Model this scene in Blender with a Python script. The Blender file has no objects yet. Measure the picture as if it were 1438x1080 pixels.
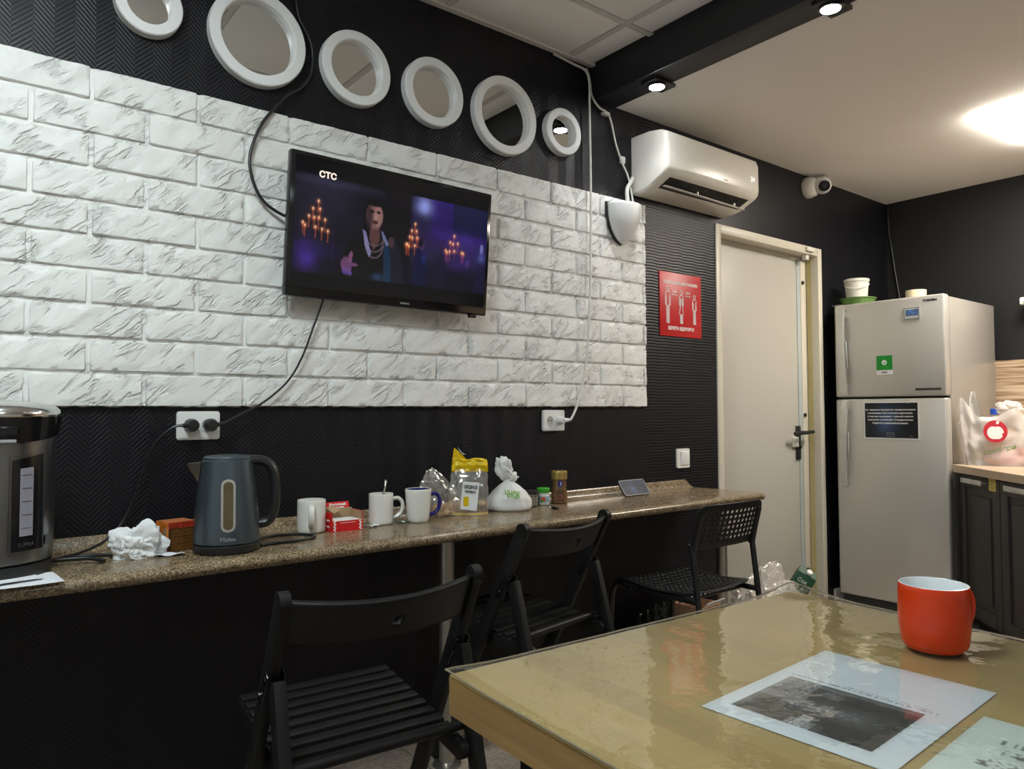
import bpy, bmesh, math, random
import numpy as np
from mathutils import Vector, Matrix, noise
random.seed(7)
PI = math.pi
SC = bpy.context.scene
COL = SC.collection

# ------------------------------------------------------------------ helpers
def lin(c):
    c = c / 255.0
    return c / 12.92 if c <= 0.04045 else ((c + 0.055) / 1.055) ** 2.4
def S(r, g, b):
    return (lin(r), lin(g), lin(b), 1.0)

def new_mat(name):
    m = bpy.data.materials.new(name); m.use_nodes = True
    nt = m.node_tree
    b = next(n for n in nt.nodes if n.type == 'BSDF_PRINCIPLED')
    return m, nt, b
def nd(nt, typ, **kw):
    n = nt.nodes.new(typ)
    for k, v in kw.items():
        if k.startswith('i_'):
            key = k[2:]
            n.inputs[int(key) if key.isdigit() else key].default_value = v
        else:
            setattr(n, k, v)
    return n
def mth(nt, op, a, b=None, c=None):
    n = nt.nodes.new('ShaderNodeMath'); n.operation = op
    for i, v in enumerate((a, b, c)):
        if v is None: continue
        if isinstance(v, (int, float)): n.inputs[i].default_value = v
        else: nt.links.new(v, n.inputs[i])
    return n.outputs[0]
def mat(name, col, rough=0.5, metal=0.0, var=0.12, scale=20.0, bump=0.0, bscale=80.0, spec=0.5, coat=0.0, stretch=None, trans=0.0, alpha=1.0, emit=None, estr=0.0):
    """plain surface with a little procedural variation"""
    m, nt, b = new_mat(name)
    L = nt.links.new
    tc = nd(nt, 'ShaderNodeTexCoord')
    mp = nd(nt, 'ShaderNodeMapping')
    if stretch: mp.inputs['Scale'].default_value = stretch
    L(tc.outputs['Object'], mp.inputs[0])
    nz = nd(nt, 'ShaderNodeTexNoise', i_Scale=scale, i_Detail=4.0)
    L(mp.outputs[0], nz.inputs['Vector'])
    mx = nd(nt, 'ShaderNodeMix', data_type='RGBA')
    mx.inputs[6].default_value = tuple(c * (1 - var) for c in col[:3]) + (1,)
    mx.inputs[7].default_value = tuple(min(1, c * (1 + var)) for c in col[:3]) + (1,)
    L(nz.outputs[0], mx.inputs[0]); L(mx.outputs[2], b.inputs['Base Color'])
    b.inputs['Roughness'].default_value = rough
    b.inputs['Metallic'].default_value = metal
    b.inputs['Specular IOR Level'].default_value = spec
    b.inputs['Coat Weight'].default_value = coat
    b.inputs['Transmission Weight'].default_value = trans
    b.inputs['Alpha'].default_value = alpha
    if emit:
        b.inputs['Emission Color'].default_value = emit; b.inputs['Emission Strength'].default_value = estr
    if bump:
        n2 = nd(nt, 'ShaderNodeTexNoise', i_Scale=bscale, i_Detail=5.0)
        L(mp.outputs[0], n2.inputs['Vector'])
        bp = nd(nt, 'ShaderNodeBump', i_Strength=bump, i_Distance=0.003)
        L(n2.outputs[0], bp.inputs['Height']); L(bp.outputs[0], b.inputs['Normal'])
    return m

class MB:
    def __init__(s): s.bm = bmesh.new()
    def _xf(s, vs, M):
        bmesh.ops.transform(s.bm, matrix=M, verts=vs)
    def box(s, c, d, bevel=0.0, rot=None, seg=2):
        g = bmesh.ops.create_cube(s.bm, size=1.0)['verts']
        s._xf(g, Matrix.Diagonal((d[0], d[1], d[2], 1)))
        if bevel:
            es = list({e for v in g for e in v.link_edges})
            r = bmesh.ops.bevel(s.bm, geom=es, offset=bevel, segments=seg, profile=0.5, affect='EDGES')
            g = list({v for f in r['faces'] for v in f.verts} | {v for v in g if v.is_valid})
            g = s._island(g)
        M = Matrix.Translation(c)
        if rot is not None: M = M @ rot
        s._xf(g, M); return s
    def _island(s, g):
        seen = set(g); st = list(g)
        while st:
            v = st.pop()
            for e in v.link_edges:
                o = e.other_vert(v)
                if o not in seen: seen.add(o); st.append(o)
        return list(seen)
    def bar(s, p0, p1, wx, wy, bevel=0.0, side=(1, 0, 0)):
        p0, p1 = Vector(p0), Vector(p1); z = (p1 - p0); l = z.length; z.normalize()
        x = Vector(side); x = (x - z * x.dot(z)).normalized(); y = z.cross(x)
        R = Matrix((x, y, z)).transposed().to_4x4()
        return s.box((p0 + p1) / 2, (wx, wy, l), bevel, R)
    def tube(s, pts, r, seg=10, smooth=0):
        pts = [Vector(p) for p in pts]
        if smooth: pts = spline(pts, smooth)
        n = len(pts); rr = r if isinstance(r, (list, tuple)) else [r] * n
        if len(rr) != n: rr = [rr[min(len(rr) - 1, int(i * len(rr) / n))] for i in range(n)]
        t0 = (pts[1] - pts[0]).normalized()
        u = t0.orthogonal().normalized(); rings = []
        for i, p in enumerate(pts):
            t = (pts[min(i + 1, n - 1)] - pts[max(i - 1, 0)]).normalized()
            u = (u - t * u.dot(t)).normalized(); w = t.cross(u)
            rings.append([s.bm.verts.new(p + (u * math.cos(2 * PI * k / seg) + w * math.sin(2 * PI * k / seg)) * rr[i]) for k in range(seg)])
        for a, b in zip(rings, rings[1:]):
            for k in range(seg): s.bm.faces.new((a[k], a[(k + 1) % seg], b[(k + 1) % seg], b[k]))
        s.bm.faces.new(rings[0][::-1]); s.bm.faces.new(rings[-1]); return s
    def lathe(s, prof, seg=40, M=None, cap=True, closed=False):
        rings = []
        for r, z in prof:
            if r <= 1e-6: rings.append([s.bm.verts.new((0, 0, z))])
            else: rings.append([s.bm.verts.new((r * math.cos(2 * PI * k / seg), r * math.sin(2 * PI * k / seg), z)) for k in range(seg)])
        prs = list(zip(rings, rings[1:]))
        if closed: prs.append((rings[-1], rings[0]))
        for a, b in prs:
            for k in range(seg):
                k2 = (k + 1) % seg
                if len(a) == 1 and len(b) == 1: continue
                if len(a) == 1: s.bm.faces.new((a[0], b[k2], b[k]))
                elif len(b) == 1: s.bm.faces.new((a[k], a[k2], b[0]))
                else: s.bm.faces.new((a[k], a[k2], b[k2], b[k]))
        if cap and not closed:
            if len(rings[0]) > 1: s.bm.faces.new(rings[0][::-1])
            if len(rings[-1]) > 1: s.bm.faces.new(rings[-1])
        if M is not None: s._xf([v for r in rings for v in r], M)
        return s
    def prism(s, poly, z0, z1, M=None):
        a = [s.bm.verts.new((x, y, z0)) for x, y in poly]; b = [s.bm.verts.new((x, y, z1)) for x, y in poly]
        s.bm.faces.new(a[::-1]); s.bm.faces.new(b); n = len(poly)
        for k in range(n): s.bm.faces.new((a[k], a[(k + 1) % n], b[(k + 1) % n], b[k]))
        if M is not None: s._xf(a + b, M)
        return s
    def grid(s, f, nu, nv, skip=None, wrap=False):
        V = [[s.bm.verts.new(f(i / nu, j / nv)) for j in range(nv + 1)] for i in range(nu if wrap else nu + 1)]
        for i in range(nu):
            for j in range(nv):
                if skip and skip(i, j): continue
                i2 = (i + 1) % nu if wrap else i + 1
                s.bm.faces.new((V[i][j], V[i2][j], V[i2][j + 1], V[i][j + 1]))
        for v in [v for r in V for v in r if not v.link_faces]: s.bm.verts.remove(v)
        return s
    def ball(s, c, r, sub=3, f=None):
        g = bmesh.ops.create_icosphere(s.bm, subdivisions=sub, radius=1.0)['verts']
        for v in g:
            p = v.co.copy()
            if f: p = f(p)
            v.co = Vector((p.x * r[0], p.y * r[1], p.z * r[2])) + Vector(c)
        return s
    def build(s, name, m, parent=None, ang=35, recalc=True):
        if recalc: bmesh.ops.recalc_face_normals(s.bm, faces=s.bm.faces)
        me = bpy.data.meshes.new(name); s.bm.to_mesh(me); s.bm.free()
        me.shade_smooth(); me.set_sharp_from_angle(angle=math.radians(ang))
        if m: me.materials.append(m)
        o = bpy.data.objects.new(name, me); COL.objects.link(o)
        if parent: o.parent = parent
        return o

def spline(pts, k=8):
    out = []; n = len(pts)
    for i in range(n - 1):
        p0, p1, p2, p3 = pts[max(i - 1, 0)], pts[i], pts[i + 1], pts[min(i + 2, n - 1)]
        for j in range(k):
            t = j / k
            out.append(0.5 * ((2 * p1) + (p2 - p0) * t + (2 * p0 - 5 * p1 + 4 * p2 - p3) * t * t + (3 * p1 - p0 - 3 * p2 + p3) * t ** 3))
    out.append(pts[-1]); return out

def tag(o, label, cat, group=None, kind=None):
    o['label'] = label; o['category'] = cat
    if group: o['group'] = group
    if kind: o['kind'] = kind
    return o
def thing(name, label, cat, loc=(0, 0, 0), rz=0.0, group=None, rx=0.0, ry=0.0):
    o = bpy.data.objects.new(name, None); COL.objects.link(o)
    o.empty_display_size = 0.05
    o.location = loc; o.rotation_euler = (rx, ry, rz)
    return tag(o, label, cat, group)
def struct(o):
    o['kind'] = 'structure'; return o
def dup(root, name=None):
    r = root.copy(); COL.objects.link(r)
    for ch in root.children:
        c = ch.copy(); COL.objects.link(c); c.parent = r
        for g in ch.children:
            d = g.copy(); COL.objects.link(d); d.parent = c
    return r
def face(x, y):  # z-rotation that turns local -Y towards the viewer's seat
    return -math.atan2(x, y)
def frame(o, r, u):
    r = Vector(r).normalized(); u = Vector(u).normalized(); n = r.cross(u)
    M = Matrix((r, u, n)).transposed().to_4x4(); M.translation = Vector(o); return M
def text(name, body, m, parent, o, r=(1, 0, 0), u=(0, 0, 1), size=0.02, width=None, bold=0.0, ext=0.0004, height=None, bend=None, align='CENTER', spacing=1.0):
    cu = bpy.data.curves.new(name, 'FONT'); cu.body = body; cu.size = size
    cu.align_x = align; cu.align_y = 'CENTER'; cu.extrude = ext; cu.offset = bold; cu.resolution_u = 3; cu.space_line = spacing
    t = bpy.data.objects.new(name + '_c', cu); COL.objects.link(t)
    bpy.context.view_layer.update()
    dg = bpy.context.evaluated_depsgraph_get()
    me = bpy.data.meshes.new_from_object(t.evaluated_get(dg))
    bpy.data.objects.remove(t); bpy.data.curves.remove(cu)
    xs = [v.co.x for v in me.vertices]; ys = [v.co.y for v in me.vertices]
    if xs:
        cx, cy = (max(xs) + min(xs)) / 2, (max(ys) + min(ys)) / 2
        sx = width / (max(xs) - min(xs)) if width else 1.0
        sy = height / (max(ys) - min(ys)) if height else sx if width else 1.0
        for v in me.vertices: v.co = Vector(((v.co.x - cx) * sx, (v.co.y - cy) * sy, v.co.z))
    if bend:
        for v in me.vertices: v.co = bend(v.co)
    else: me.transform(frame(o, r, u))
    me.name = name; me.materials.clear(); me.materials.append(m)
    ob = bpy.data.objects.new(name, me); COL.objects.link(ob)
    if parent: ob.parent = parent
    return ob
def vcol_mat(name, rough=0.5, emis=0.0, coat=0.0, spec=0.5):
    m, nt, b = new_mat(name)
    a = nd(nt, 'ShaderNodeVertexColor', layer_name='paint')
    if emis:
        b.inputs['Base Color'].default_value = (0.004, 0.004, 0.005, 1)
        nt.links.new(a.outputs[0], b.inputs['Emission Color']); b.inputs['Emission Strength'].default_value = emis
    else: nt.links.new(a.outputs[0], b.inputs['Base Color'])
    b.inputs['Roughness'].default_value = rough; b.inputs['Coat Weight'].default_value = coat
    b.inputs['Specular IOR Level'].default_value = spec
    return m
def painted(name, w, h, nx, ny, fn, m, parent, o, r, u, wave=None):
    """flat printed sheet; its print is stored as a colour per vertex. o = centre"""
    X, Y = np.meshgrid(np.linspace(0, 1, nx + 1), np.linspace(0, 1, ny + 1))
    rgb = fn(X, Y)
    srgb = np.clip(rgb, 0, 1); l = np.where(srgb <= .04045, srgb / 12.92, ((srgb + .055) / 1.055) ** 2.4)
    M = np.array(frame(o, r, u))
    z = wave(X, Y) if wave is not None else np.zeros_like(X)
    P = np.stack([(X - .5) * w, (Y - .5) * h, z, np.ones_like(X)], -1).reshape(-1, 4) @ M.T
    me = bpy.data.meshes.new(name); nv = (nx + 1) * (ny + 1)
    idx = np.arange(nv).reshape(ny + 1, nx + 1)
    q = np.stack([idx[:-1, :-1], idx[:-1, 1:], idx[1:, 1:], idx[1:, :-1]], -1).reshape(-1, 4)
    me.vertices.add(nv); me.vertices.foreach_set('co', P[:, :3].astype(np.float32).ravel())
    me.loops.add(q.size); me.loops.foreach_set('vertex_index', q.astype(np.int32).ravel())
    me.polygons.add(len(q)); me.polygons.foreach_set('loop_start', np.arange(0, q.size, 4, dtype=np.int32))
    me.update(); me.validate()
    ca = me.color_attributes.new('paint', 'FLOAT_COLOR', 'POINT')
    ca.data.foreach_set('color', np.concatenate([l, np.ones(l.shape[:2] + (1,))], -1).astype(np.float32).ravel())
    me.materials.append(m); me.shade_smooth()
    ob = bpy.data.objects.new(name, me); COL.objects.link(ob)
    if parent: ob.parent = parent
    return ob
def vnoise(X, Y, sc, seed=0):
    rs = np.random.RandomState(seed); n = int(sc) + 3; G = rs.rand(n, n)
    x, y = X * sc, Y * sc; i, j = np.floor(x).astype(int), np.floor(y).astype(int)
    i, j = np.clip(i, 0, n - 2), np.clip(j, 0, n - 2); fx, fy = x - i, y - j
    fx, fy = fx * fx * (3 - 2 * fx), fy * fy * (3 - 2 * fy)
    return (G[j, i] * (1 - fx) + G[j, i + 1] * fx) * (1 - fy) + (G[j + 1, i] * (1 - fx) + G[j + 1, i + 1] * fx) * fy

# ------------------------------------------------------------------ camera, view
H = 1.09
cam_d = bpy.data.cameras.new('camera'); cam = bpy.data.objects.new('camera', cam_d); COL.objects.link(cam)
yaw, pitch, roll = math.radians(38.256), math.radians(2.056), math.radians(-0.256)
f = Vector((math.sin(yaw) * math.cos(pitch), math.cos(yaw) * math.cos(pitch), math.sin(pitch)))
r0 = Vector((math.cos(yaw), -math.sin(yaw), 0)); u0 = r0.cross(f)
rr = r0 * math.cos(roll) + u0 * math.sin(roll); uu = u0 * math.cos(roll) - r0 * math.sin(roll)
cam.matrix_world = Matrix.Translation((0, 0, H)) @ Matrix((rr, uu, -f)).transposed().to_4x4()
cam_d.sensor_width = 36.0; cam_d.lens = 1036.42 / 1438 * 36; cam_d.clip_start = 0.02
SC.camera = cam
SC.view_settings.view_transform = 'Standard'; SC.view_settings.look = 'None'
SC.view_settings.exposure = 0.0
SC.cycles.use_denoising = True
SC.cycles.max_bounces = 10; SC.cycles.diffuse_bounces = 5; SC.cycles.transparent_max_bounces = 12
SC.cycles.sample_clamp_indirect = 8.0
w = bpy.data.worlds.new('world'); SC.world = w; w.use_nodes = True
w.node_tree.nodes['Background'].inputs[0].default_value = (0.02, 0.02, 0.022, 1)
w.node_tree.nodes['Background'].inputs[1].default_value = 0.3

# ------------------------------------------------------------------ materials
def wallpaper():
    m, nt, b = new_mat('black_herringbone_wallpaper'); L = nt.links.new
    tc = nd(nt, 'ShaderNodeTexCoord'); sp = nd(nt, 'ShaderNodeSeparateXYZ'); L(tc.outputs['Object'], sp.inputs[0])
    x, z = sp.outputs[0], sp.outputs[2]
    tri = mth(nt, 'MULTIPLY', mth(nt, 'PINGPONG', x, 0.047), mth(nt, 'SUBTRACT', 1.0, mth(nt, 'MULTIPLY', mth(nt, 'GREATER_THAN', x, 2.48), 0.93)))
    ph = mth(nt, 'MULTIPLY', mth(nt, 'ADD', z, tri), 2 * PI / 0.0135)
    s1 = mth(nt, 'SINE', ph)
    n1 = nd(nt, 'ShaderNodeTexNoise', i_Scale=180.0, i_Detail=2.0); L(tc.outputs['Object'], n1.inputs['Vector'])
    edge = mth(nt, 'LESS_THAN', mth(nt, 'PINGPONG', x, 0.0235), 0.0015)
    hgt = mth(nt, 'MULTIPLY', mth(nt, 'ADD', s1, mth(nt, 'MULTIPLY', n1.outputs[0], 0.5)), mth(nt, 'SUBTRACT', 1.0, mth(nt, 'MULTIPLY', mth(nt, 'GREATER_THAN', x, 3.0), 0.85)))
    bp = nd(nt, 'ShaderNodeBump', i_Strength=0.32, i_Distance=0.0012); L(hgt, bp.inputs['Height']); L(bp.outputs[0], b.inputs['Normal'])
    mr = nd(nt, 'ShaderNodeMapRange', i_1=-1.0, i_2=1.0, i_3=0.0035, i_4=0.0065); L(s1, mr.inputs[0])
    cb = nd(nt, 'ShaderNodeCombineColor'); L(mr.outputs[0], cb.inputs[0]); L(mr.outputs[0], cb.inputs[1])
    L(mth(nt, 'MULTIPLY', mr.outputs[0], 1.6), cb.inputs[2]); L(cb.outputs[0], b.inputs['Base Color'])
    b.inputs['Roughness'].default_value = 0.42; b.inputs['Specular IOR Level'].default_value = 0.33
    return m
M_paper = wallpaper()
M_black = mat('black_wall_paint', (0.013, 0.0135, 0.015), 0.5, var=0.1, scale=6, bump=0.1, bscale=200, spec=0.35)
def brickmat():
    m, nt, b = new_mat('white_painted_plaster_brick'); L = nt.links.new
    tc = nd(nt, 'ShaderNodeTexCoord')
    m0 = nd(nt, 'ShaderNodeMapping'); m0.inputs['Rotation'].default_value = (0, math.radians(42), 0); L(tc.outputs['Object'], m0.inputs[0])
    mp = nd(nt, 'ShaderNodeMapping'); mp.inputs['Scale'].default_value = (0.38, 1, 1.25); L(m0.outputs[0], mp.inputs[0])
    n1 = nd(nt, 'ShaderNodeTexNoise', i_Scale=26.0, i_Detail=6.0, i_Roughness=0.55); L(mp.outputs[0], n1.inputs['Vector'])
    rid = mth(nt, 'ABSOLUTE', mth(nt, 'SUBTRACT', n1.outputs[0], 0.5))
    crack = mth(nt, 'MINIMUM', mth(nt, 'MULTIPLY', rid, 14.0), 1.0)
    n2 = nd(nt, 'ShaderNodeTexNoise', i_Scale=11.0, i_Detail=3.0); L(tc.outputs['Object'], n2.inputs['Vector'])
    gate = nd(nt, 'ShaderNodeMapRange', i_1=0.46, i_2=0.58); L(n2.outputs[0], gate.inputs[0])
    ck = mth(nt, 'SUBTRACT', 1.0, mth(nt, 'MULTIPLY', mth(nt, 'SUBTRACT', 1.0, crack), gate.outputs[0]))
    n3 = nd(nt, 'ShaderNodeTexNoise', i_Scale=70.0, i_Detail=4.0); L(tc.outputs['Object'], n3.inputs['Vector'])
    hgt = mth(nt, 'ADD', mth(nt, 'MULTIPLY', ck, 0.75), mth(nt, 'ADD', mth(nt, 'MULTIPLY', n1.outputs[0], 0.9), mth(nt, 'MULTIPLY', n3.outputs[0], 0.25)))
    bp = nd(nt, 'ShaderNodeBump', i_Strength=0.9, i_Distance=0.006); L(hgt, bp.inputs['Height']); L(bp.outputs[0], b.inputs['Normal'])
    mx = nd(nt, 'ShaderNodeMix', data_type='RGBA'); mx.inputs[6].default_value = (0.75, 0.745, 0.72, 1); mx.inputs[7].default_value = (0.80, 0.80, 0.775, 1)
    L(mth(nt, 'MINIMUM', mth(nt, 'ADD', mth(nt, 'MULTIPLY', ck, 0.85), 0.15), 1.0), mx.inputs[0]); L(mx.outputs[2], b.inputs['Base Color'])
    b.inputs['Roughness'].default_value = 0.55
    return m
M_brick = brickmat()
def granite():
    m, nt, b = new_mat('brown_speckled_laminate'); L = nt.links.new
    tc = nd(nt, 'ShaderNodeTexCoord')
    n1 = nd(nt, 'ShaderNodeTexNoise', i_Scale=210.0, i_Detail=4.0, i_Roughness=0.55); L(tc.outputs['Object'], n1.inputs['Vector'])
    n2 = nd(nt, 'ShaderNodeTexNoise', i_Scale=22.0, i_Detail=3.0); L(tc.outputs['Object'], n2.inputs['Vector'])
    a = mth(nt, 'ADD', mth(nt, 'MULTIPLY', n1.outputs[0], 0.82), mth(nt, 'MULTIPLY', n2.outputs[0], 0.18))
    cr = nd(nt, 'ShaderNodeValToRGB'); L(a, cr.inputs[0]); e = cr.color_ramp.elements
    e[0].position = 0.34; e[0].color = (0.045, 0.032, 0.020, 1); e[1].position = 0.68; e[1].color = (0.46, 0.36, 0.24, 1)
    for p, c in ((0.45, (0.145, 0.105, 0.06, 1)), (0.53, (0.235, 0.175, 0.105, 1))):
        x = e.new(p); x.color = c
    L(cr.outputs[0], b.inputs['Base Color']); b.inputs['Roughness'].default_value = 0.22
    return m
M_gran = granite()
def wood(name, c0, c1, axis='Y', stave=0.045, rough=0.45):
    m, nt, b = new_mat(name); L = nt.links.new
    tc = nd(nt, 'ShaderNodeTexCoord'); sp = nd(nt, 'ShaderNodeSeparateXYZ'); L(tc.outputs['Object'], sp.inputs[0])
    across = sp.outputs[0] if axis == 'Y' else sp.outputs[1]; along = sp.outputs[1] if axis == 'Y' else sp.outputs[0]
    row = mth(nt, 'FLOOR', mth(nt, 'DIVIDE', across, stave))
    al = mth(nt, 'FLOOR', mth(nt, 'DIVIDE', mth(nt, 'ADD', along, mth(nt, 'MULTIPLY', row, 0.173)), 0.38))
    wn = nd(nt, 'ShaderNodeTexWhiteNoise', noise_dimensions='2D'); cv = nd(nt, 'ShaderNodeCombineXYZ'); L(row, cv.inputs[0]); L(al, cv.inputs[1]); L(cv.outputs[0], wn.inputs['Vector'])
    mp = nd(nt, 'ShaderNodeMapping'); mp.inputs['Scale'].default_value = (1, .06, 1) if axis == 'Y' else (.06, 1, 1); L(tc.outputs['Object'], mp.inputs[0])
    n1 = nd(nt, 'ShaderNodeTexNoise', i_Scale=120.0, i_Detail=4.0); L(mp.outputs[0], n1.inputs['Vector'])
    t = mth(nt, 'ADD', mth(nt, 'MULTIPLY', wn.outputs['Value'], 0.45), mth(nt, 'MULTIPLY', n1.outputs[0], 0.6))
    mx = nd(nt, 'ShaderNodeMix', data_type='RGBA'); mx.inputs[6].default_value = c0; mx.inputs[7].default_value = c1
    L(t, mx.inputs[0]); L(mx.outputs[2], b.inputs['Base Color']); b.inputs['Roughness'].default_value = rough
    return m
M_wood = wood('honey_butcher_block', (0.24, 0.172, 0.062, 1), (0.40, 0.295, 0.115, 1))
M_edge = mat('layered_wood_edge', (0.30, 0.18, 0.065), 0.5, var=0.45, scale=60, stretch=(1, .05, 1.2))
M_floor = None
def floormat():
    m, nt, b = new_mat('brown_floor_tile'); L = nt.links.new
    tc = nd(nt, 'ShaderNodeTexCoord'); sp = nd(nt, 'ShaderNodeSeparateXYZ'); L(tc.outputs['Object'], sp.inputs[0])
    n1 = nd(nt, 'ShaderNodeTexNoise', i_Scale=55.0, i_Detail=6.0, i_Roughness=0.65); L(tc.outputs['Object'], n1.inputs['Vector'])
    n2 = nd(nt, 'ShaderNodeTexNoise', i_Scale=5.0, i_Detail=3.0); L(tc.outputs['Object'], n2.inputs['Vector'])
    cr = nd(nt, 'ShaderNodeValToRGB'); L(mth(nt, 'ADD', mth(nt, 'MULTIPLY', n1.outputs[0], .7), mth(nt, 'MULTIPLY', n2.outputs[0], .3)), cr.inputs[0])
    cr.color_ramp.elements[0].position = 0.3; cr.color_ramp.elements[0].color = (0.10, 0.075, 0.06, 1)
    cr.color_ramp.elements[1].position = 0.7; cr.color_ramp.elements[1].color = (0.46, 0.38, 0.31, 1)
    gx = mth(nt, 'LESS_THAN', mth(nt, 'PINGPONG', mth(nt, 'ADD', sp.outputs[0], 0.1), 0.165), 0.002)
    gy = mth(nt, 'LESS_THAN', mth(nt, 'PINGPONG', sp.outputs[1], 0.165), 0.002)
    g = mth(nt, 'MAXIMUM', gx, gy)
    mx = nd(nt, 'ShaderNodeMix', data_type='RGBA'); L(g, mx.inputs[0]); L(cr.outputs[0], mx.inputs[6]); mx.inputs[7].default_value = (0.05, 0.04, 0.035, 1)
    L(mx.outputs[2], b.inputs['Base Color']); b.inputs['Roughness'].default_value = 0.45
    return m
M_floor = floormat()
M_ceil = mat('matte_ceiling_paint', (0.92, 0.90, 0.87), 0.9, var=0.02, scale=2)
M_tile = mat('ceiling_tile', (0.93, 0.92, 0.90), 0.9, var=0.03, scale=3, bump=0.15, bscale=260)
M_tbar = mat('ceiling_grid_metal', (0.66, 0.65, 0.63), 0.5, var=0.03)
M_beam = mat('dark_beam_paint', (0.012, 0.013, 0.017), 0.5, var=0.1, scale=5)
M_cream = mat('cream_wall_paint', (0.88, 0.87, 0.84), 0.8, var=0.03, scale=3)
M_white = mat('white_plastic', (0.78, 0.78, 0.76), 0.35, var=0.03)
M_whitecool = mat('white_lacquer', (0.82, 0.83, 0.83), 0.4, var=0.02)
M_offw = mat('off_white_plastic', (0.72, 0.70, 0.63), 0.35, var=0.03)
M_ac = mat('air_conditioner_plastic', (0.80, 0.77, 0.70), 0.28, var=0.02)
M_door = mat('cream_door_enamel', (0.49, 0.47, 0.42), 0.42, var=0.03, scale=2)
M_frame = mat('cream_frame_enamel', (0.62, 0.58, 0.49), 0.4, var=0.03)
M_yel = mat('yellowed_sealant', (0.50, 0.43, 0.20), 0.5)
M_grey = mat('door_rim_grey', (0.42, 0.46, 0.46), 0.45)
M_bk = mat('black_plastic', (0.012, 0.012, 0.013), 0.38, var=0.1)
M_bkgl = mat('black_gloss_plastic', (0.008, 0.008, 0.009), 0.12, var=0.05)
M_rub = mat('black_cable_rubber', (0.010, 0.010, 0.011), 0.35)
M_wcab = mat('white_cable_sheath', (0.70, 0.69, 0.64), 0.4)
M_chair = mat('black_stained_wood', (0.006, 0.006, 0.0058), 0.5, spec=0.3, var=0.3, scale=40, stretch=(1, 1, .15), bump=0.05)
M_chair3 = mat('black_chair_plastic', (0.008, 0.0085, 0.009), 0.42, spec=0.35, var=0.1)
M_steelbk = mat('black_painted_steel', (0.010, 0.010, 0.011), 0.35)
M_chrome = mat('chrome', (0.75, 0.75, 0.74), 0.16, 1.0, var=0.03)
M_postm = mat('brushed_post', (0.40, 0.38, 0.34), 0.3, 0.9, var=0.08)
M_steel = mat('brushed_steel', (0.24, 0.245, 0.25), 0.3, 1.0, var=0.08, scale=30, stretch=(1, 1, .05))
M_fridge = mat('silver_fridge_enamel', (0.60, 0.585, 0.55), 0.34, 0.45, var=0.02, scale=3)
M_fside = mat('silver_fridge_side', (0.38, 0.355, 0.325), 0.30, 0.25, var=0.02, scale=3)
M_fhand = mat('silver_handle', (0.62, 0.62, 0.60), 0.25, 0.7, var=0.02)
M_dark = mat('dark_gasket', (0.02, 0.02, 0.02), 0.6)
M_cab = mat('dark_brown_cabinet', (0.030, 0.027, 0.025), 0.45, var=0.15, scale=20, stretch=(1, 1, .2))
M_ktop = wood('pale_oak_worktop', (0.42, 0.31, 0.21, 1), (0.60, 0.47, 0.34, 1), 'X', 0.2)
def stripes():
    m, nt, b = new_mat('striped_wood_panel'); L = nt.links.new
    tc = nd(nt, 'ShaderNodeTexCoord'); mp = nd(nt, 'ShaderNodeMapping'); mp.inputs['Scale'].default_value = (1, .04, 1); L(tc.outputs['Object'], mp.inputs[0])
    n = nd(nt, 'ShaderNodeTexNoise', i_Scale=75.0, i_Detail=3.0); L(mp.outputs[0], n.inputs['Vector'])
    cr = nd(nt, 'ShaderNodeValToRGB'); L(n.outputs[0], cr.inputs[0]); e = cr.color_ramp.elements
    e[0].position = 0.34; e[0].color = (0.20, 0.12, 0.07, 1); e[1].position = 0.62; e[1].color = (0.66, 0.50, 0.36, 1)
    x = e.new(0.47); x.color = (0.42, 0.29, 0.19, 1)
    L(cr.outputs[0], b.inputs['Base Color']); b.inputs['Roughness'].default_value = 0.25
    return m
M_stripe = stripes()
M_mirror = mat('mirror_glass', (0.80, 0.80, 0.78), 0.015, 1.0, var=0.0)
M_red = mat('red_sign_plastic', S(196, 30, 34), 0.4, var=0.03)
M_redcer = mat('orange_red_glaze', S(196, 54, 12), 0.22, var=0.05)
M_inner = mat('pale_blue_white_glaze', (0.72, 0.76, 0.77), 0.2, var=0.02)
M_mug = mat('white_glaze', (0.76, 0.75, 0.70), 0.2, var=0.02)
M_blue = mat('cobalt_glaze', S(28, 30, 110), 0.2)
M_ink = mat('dark_print', (0.02, 0.02, 0.022), 0.5)
M_wprint = mat('white_print', (0.82, 0.82, 0.80), 0.5)
M_gprint = mat('grey_print', (0.35, 0.35, 0.35), 0.5)
M_green = mat('green_plastic', S(60, 165, 40), 0.35)
M_kettle = mat('slate_blue_metal', (0.105, 0.135, 0.155), 0.32, 0.75, var=0.06, scale=6)
M_amber = mat('amber_window', (0.10, 0.075, 0.035), 0.15, var=0.3, scale=30)
M_sheet = mat('white_paper', (0.74, 0.75, 0.76), 0.7, var=0.02)
M_tissue = mat('white_tissue', (0.76, 0.77, 0.77), 0.85, var=0.03, bump=0.2, bscale=60)
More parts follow.
